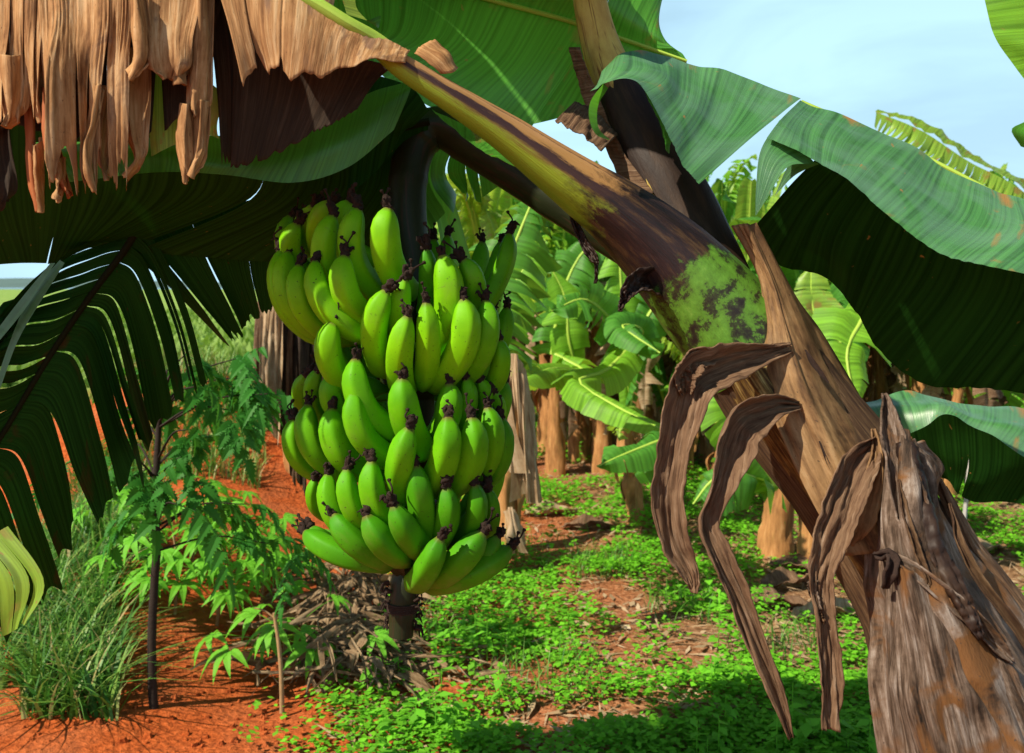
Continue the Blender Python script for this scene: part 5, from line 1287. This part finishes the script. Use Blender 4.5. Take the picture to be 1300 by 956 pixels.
# field crops far left
fx = R.uniform(-9, 1.5, 9000); fy = 14 + R.uniform(0, 1, 9000) ** 1.5 * 45; fp = np.stack([fx * (fy / 14), fy, np.zeros(9000)], 1)
mb = blades('g', fp, R.uniform(.15, .5, 9000), R.uniform(.05, .12, 9000), R.uniform(.2, .9, 9000), R.uniform(0, 1, 9000), None, 2)
o = build('field_crops', mb, M['field'], origin=(0, 0, 0)); tag(o, 'light green crop field in the distance at the left', 'crops', kind='stuff')

# broad-leaved ground cover
def cover_mask(x, y):
    """0..1 density; bare patches taken from the place"""
    bare = [((650, 862), .28, .16), ((800, 775), .30, .45), ((760, 748), .2, .3), ((700, 672), .55, .35), ((860, 830), .25, .15), ((600, 690), .3, .3), ((480, 840), .28, .2), ((1010, 760), .3, .6), ((1050, 700), .5, .5),
            ((560, 880), .25, .12), ((720, 920), .5, .12), ((860, 690), .15, .25), ((720, 600), .9, .5), ((1230, 720), .5, 1.0)]
    k = 1.0
    for (c_, a_, b_) in bare:
        g_ = BARE[c_]
        k *= 1 - math.exp(-((x - g_[0]) / a_) ** 2 - ((y - g_[1]) / b_) ** 2) * 1.15
    m_ = .34 + 1.1 * n1(x * 1.3, y * .9, 7) + .8 * n1(x * 4, y * 3, 2)
    left = 1 / (1 + math.exp(-(x + .45 + .12 * n1(y * 2, 3) - .05 * max(0, y - 5)) / .12))
    return max(0, k) * min(1, max(0, m_ + .35)) * left
BARE = {c_: G(*c_) for c_ in [(650, 862), (800, 775), (760, 748), (700, 672), (860, 830), (600, 690), (480, 840), (1010, 760), (1050, 700), (560, 880), (720, 920), (860, 690), (720, 600), (1230, 720)]}
n_ = 105000
# candidates spread so that density falls with distance
yy = 2.3 + (R.uniform(0, 1, n_) ** 1.6) * 11; xx = R.uniform(-.22, .62, n_) * (yy + 1.0) * 1.05
keep = np.array([cover_mask(a_, b_) for a_, b_ in zip(xx, yy)]) > R.uniform(0, 1, n_)
xx, yy = xx[keep], yy[keep]; n_ = len(xx)
zz = ghv(xx, yy)
hh = np.array([.015 + .08 * max(0, .5 + n1(a_ * 3, b_ * 3, 5)) for a_, b_ in zip(xx, yy)])
Q = []
for k in range(4):
    az = R.uniform(0, 2 * PI, n_); el = R.uniform(-.45, .5, n_); L = R.uniform(.012, .034, n_) * (1 + .05 * (yy - 3)); W = L * R.uniform(.32, .45, n_)
    d_ = np.stack([np.cos(az) * np.cos(el), np.sin(az) * np.cos(el), np.sin(el)], 1); s_ = np.stack([-np.sin(az), np.cos(az), R.uniform(-.3, .3, n_)], 1)
    c = np.stack([xx + R.normal(0, .012, n_), yy + R.normal(0, .012, n_), zz + hh * R.uniform(.4, 1.2, n_) + .006], 1)
    Q.append(np.stack([c, c + d_ * (L * .55)[:, None] + s_ * W[:, None], c + d_ * L[:, None], c + d_ * (L * .55)[:, None] - s_ * W[:, None]], 1))
Qa = np.concatenate(Q); U = np.repeat(R.uniform(0, 4, (len(Qa), 1, 2)), 4, 1)
mb = MB(); mb.quads(Qa, U); print('cover', len(Qa))
o = build('ground_cover', mb, M['ground_leaf'], origin=(0, 0, 0)); tag(o, 'carpet of small bright green weeds covering the ground of the grove', 'weeds', kind='stuff')

tp = []
for (x, y, n_, w_) in ((770, 715, 260, 45), (560, 800, 120, 60), (690, 870, 160, 80), (980, 830, 120, 60), (700, 700, 100, 60), (870, 770, 120, 50)):
    tp.append(scatter(x - w_, y - w_ * .35, x + w_, y + w_ * .35, n_))
tp = np.concatenate(tp); n_ = len(tp)
mb = blades('g', tp, R.uniform(.05, .17, n_), R.uniform(.0015, .004, n_), R.uniform(.2, 1.2, n_), np.clip(R.normal(.35, .25, n_), 0, 1), None, 3)
o = build('short_grass', mb, M['grass'], origin=(0, 0, 0)); tag(o, 'tufts of short grass among the green weeds', 'grass', kind='stuff')
# taller broad weeds standing above the carpet
n_ = 2600
yy = 2.8 + (R.uniform(0, 1, n_) ** 1.4) * 8; xx = R.uniform(-.20, .62, n_) * (yy + .8)
keep = np.array([cover_mask(a_, b_) * max(0, .2 + 1.6 * n1(a_ * 1.7, b_ * 1.7, 21)) for a_, b_ in zip(xx, yy)]) > R.uniform(0, 1, n_)
xx, yy = xx[keep], yy[keep]; n_ = len(xx); zz = ghv(xx, yy); h_ = R.uniform(.06, .20, n_); Q = []
for k in range(9):
    az = R.uniform(0, 2 * PI, n_); el = R.uniform(-.4, .4, n_); L = R.uniform(.03, .07, n_); W = L * R.uniform(.18, .32, n_)
    d_ = np.stack([np.cos(az) * np.cos(el), np.sin(az) * np.cos(el), np.sin(el)], 1); s_ = np.stack([-np.sin(az), np.cos(az), R.uniform(-.3, .3, n_)], 1)
    c = np.stack([xx, yy, zz + h_ * (.3 + .7 * k / 8)], 1)
    Q.append(np.stack([c, c + d_ * (L * .45)[:, None] + s_ * W[:, None], c + d_ * L[:, None] - np.array([0, 0, .008]), c + d_ * (L * .45)[:, None] - s_ * W[:, None]], 1))
Qa = np.concatenate(Q); mb = MB(); mb.quads(Qa, np.repeat(R.uniform(0, 4, (len(Qa), 1, 2)), 4, 1))
st_ = np.stack([xx, yy, zz], 1); sv_ = np.tile([.0016, 0, 0], (n_, 1)); tp_ = st_ + np.stack([0 * h_, 0 * h_, h_], 1)
mb.quads(np.stack([st_ - sv_, st_ + sv_, tp_ + sv_, tp_ - sv_], 1))
o = build('broad_weeds', mb, M['cassava'], origin=(0, 0, 0)); tag(o, 'taller leafy weeds rising above the low green carpet', 'weeds', kind='stuff')
# litter: dead leaves and straw on the ground
n_ = 11000
yy = 2.6 + R.uniform(0, 1, n_) ** 1.3 * 9; xx = R.uniform(-.15, .62, n_) * (yy + .8)
zz = ghv(xx, yy)
az = R.uniform(0, 2 * PI, n_); L = R.uniform(.03, .16, n_); W = R.uniform(0, 1, n_) ** 2.5 * .016 + .0012
el = R.uniform(-.1, .25, n_)
d_ = np.stack([np.cos(az) * np.cos(el), np.sin(az) * np.cos(el), np.sin(el)], 1); s_ = np.stack([-np.sin(az), np.cos(az), R.uniform(-.4, .4, n_)], 1)
c = np.stack([xx, yy, zz + .008], 1)
mb = MB(); Q = np.stack([c - s_ * W[:, None] * .4, c + d_ * (L * .5)[:, None] - s_ * W[:, None], c + d_ * L[:, None], c + d_ * (L * .5)[:, None] + s_ * W[:, None]], 1)
mb.quads(Q, np.repeat(R.uniform(0, 3, (n_, 1, 2)), 4, 1)); o = build('leaf_litter', mb, M['dry_pale'], origin=(0, 0, 0)); tag(o, 'scattered dry leaf scraps and straw lying on the ground', 'leaf litter', kind='stuff')
# soil clods
n_ = 0; mb = MB()
for k in range(900):
    if k < 500: p = G(rr.uniform(-60, 420), rr.uniform(500, 950))
    else: p = G(rr.uniform(420, 1250), rr.uniform(560, 950))
    r_ = rr.uniform(.004, .014) * (1.2 if k < 500 else .8); c = np.array([p[0], p[1], gh(p[0], p[1]) + r_ * .3])
    th = np.linspace(0, 2 * PI, 7)[:-1]; lo = np.stack([np.cos(th) * r_ * rr.uniform(.8, 1.3), np.sin(th) * r_, 0 * th - r_ * .4], 1) + c
    hi = np.stack([np.cos(th + .3) * r_ * .6, np.sin(th + .3) * r_ * .7, 0 * th + r_ * rr.uniform(.4, .8)], 1) + c
    lo += R.normal(0, r_ * .15, lo.shape); hi += R.normal(0, r_ * .15, hi.shape)
    Qc = [np.stack([lo, np.roll(lo, -1, 0), np.roll(hi, -1, 0), hi], 1), np.stack([hi[[0, 3]], hi[[1, 4]], hi[[2, 5]], hi[[3, 0]]], 1)]
    mb.quads(np.concatenate(Qc))
o = build('soil_clods', mb, M['ground'], origin=(0, 0, 0), smooth=True); tag(o, 'loose red soil crumbs and clods on the ground', 'soil', kind='stuff')

# heap of dead leaves below the bunch at the left
mb = MB()
for k in range(520):
    x = rr.gauss(448, 50); y = rr.uniform(735, 875); p = G(x, y); h0 = .22 * math.exp(-((x - 435) / 70) ** 2) * rr.uniform(.1, 1)
    p = p + np.array([0, 0, h0]); l_ = rr.uniform(.06, .34); a_ = rr.uniform(0, 6.28); w_ = rr.uniform(0, 1) ** 2 * .016 + .002
    dv = nrm(np.array([math.cos(a_) * .8, -abs(math.sin(a_)) * .5, -h0 / l_ * .7 + rr.uniform(-.1, .25)])); sv = nrm(np.cross(dv, [rr.uniform(-.6, .6), -1, rr.uniform(-.5, .8)]))
    bd = np.array([rr.uniform(-.04, .04), rr.uniform(-.03, .03), rr.uniform(-.01, .05)])
    rows = [[p - sv * w_ * .6, p + sv * w_ * .6], [p + dv * l_ * .5 - sv * w_ + bd, p + dv * l_ * .5 + sv * w_ + bd], [p + dv * l_ - sv * w_ * .1, p + dv * l_ + sv * w_ * .1]]
    q0 = len(mb.uv); sheet(mb, rows, nu=3, nv=7, rip=.02, seed=k); mb.uv[-1] = mb.uv[-1] + np.array([k * .37, k * .11])
o = build('dead_leaf_heap', mb, M['straw'], origin=(0, 0, 0)); tag(o, 'heap of shredded straw coloured dead leaves under the fruit bunch', 'leaf heap', kind='stuff')
# single large curled dead leaves on the ground
for k, (x, y, lab) in enumerate([(1000, 745, 'curled dark dead leaf on the weeds below the leaning trunk'), (975, 770, 'flat brown dead leaf on the soil between the hanging strips'), (1065, 790, 'tan dead leaf lying at the foot of the leaning trunk'),
                               (750, 672, 'long grey dead leaf lying across the path'), (700, 655, 'pale dead leaf beside the slim stem on the path'), (1010, 725, 'reddish curled dead leaf beside the short banana plant'), (1250, 700, 'pale crumpled dead leaf near the grey stake')]):
    p = G(x, y); a_ = rr.uniform(-.6, .6); d_ = np.array([math.cos(a_), math.sin(a_), 0]); s_ = np.array([-d_[1], d_[0], 0]); l_ = rr.uniform(.14, .26); z = np.array([0, 0, 1.0]); b = np.array([p[0], p[1], gh(p[0], p[1]) + .02])
    mb = MB(); sheet(mb, [[b - d_ * l_ - s_ * .03, b - s_ * .07 + z * .05, b + d_ * l_ - s_ * .03 + z * .02], [b - d_ * l_ * 1.1, b + z * .01, b + d_ * l_ * 1.1], [b - d_ * l_ + s_ * .03 + z * .02, b + s_ * .08 + z * .06, b + d_ * l_ + s_ * .02]], nu=24, nv=10, rip=.03, ripf=6, ridges=.006, ridf=10, seed=k + 5)
    o = build('dead_leaf', mb, M['dry_pale' if k in (2, 4, 6) else 'sheath_strip'], origin=b, solid=.002); tag(o, lab, 'dead leaf')
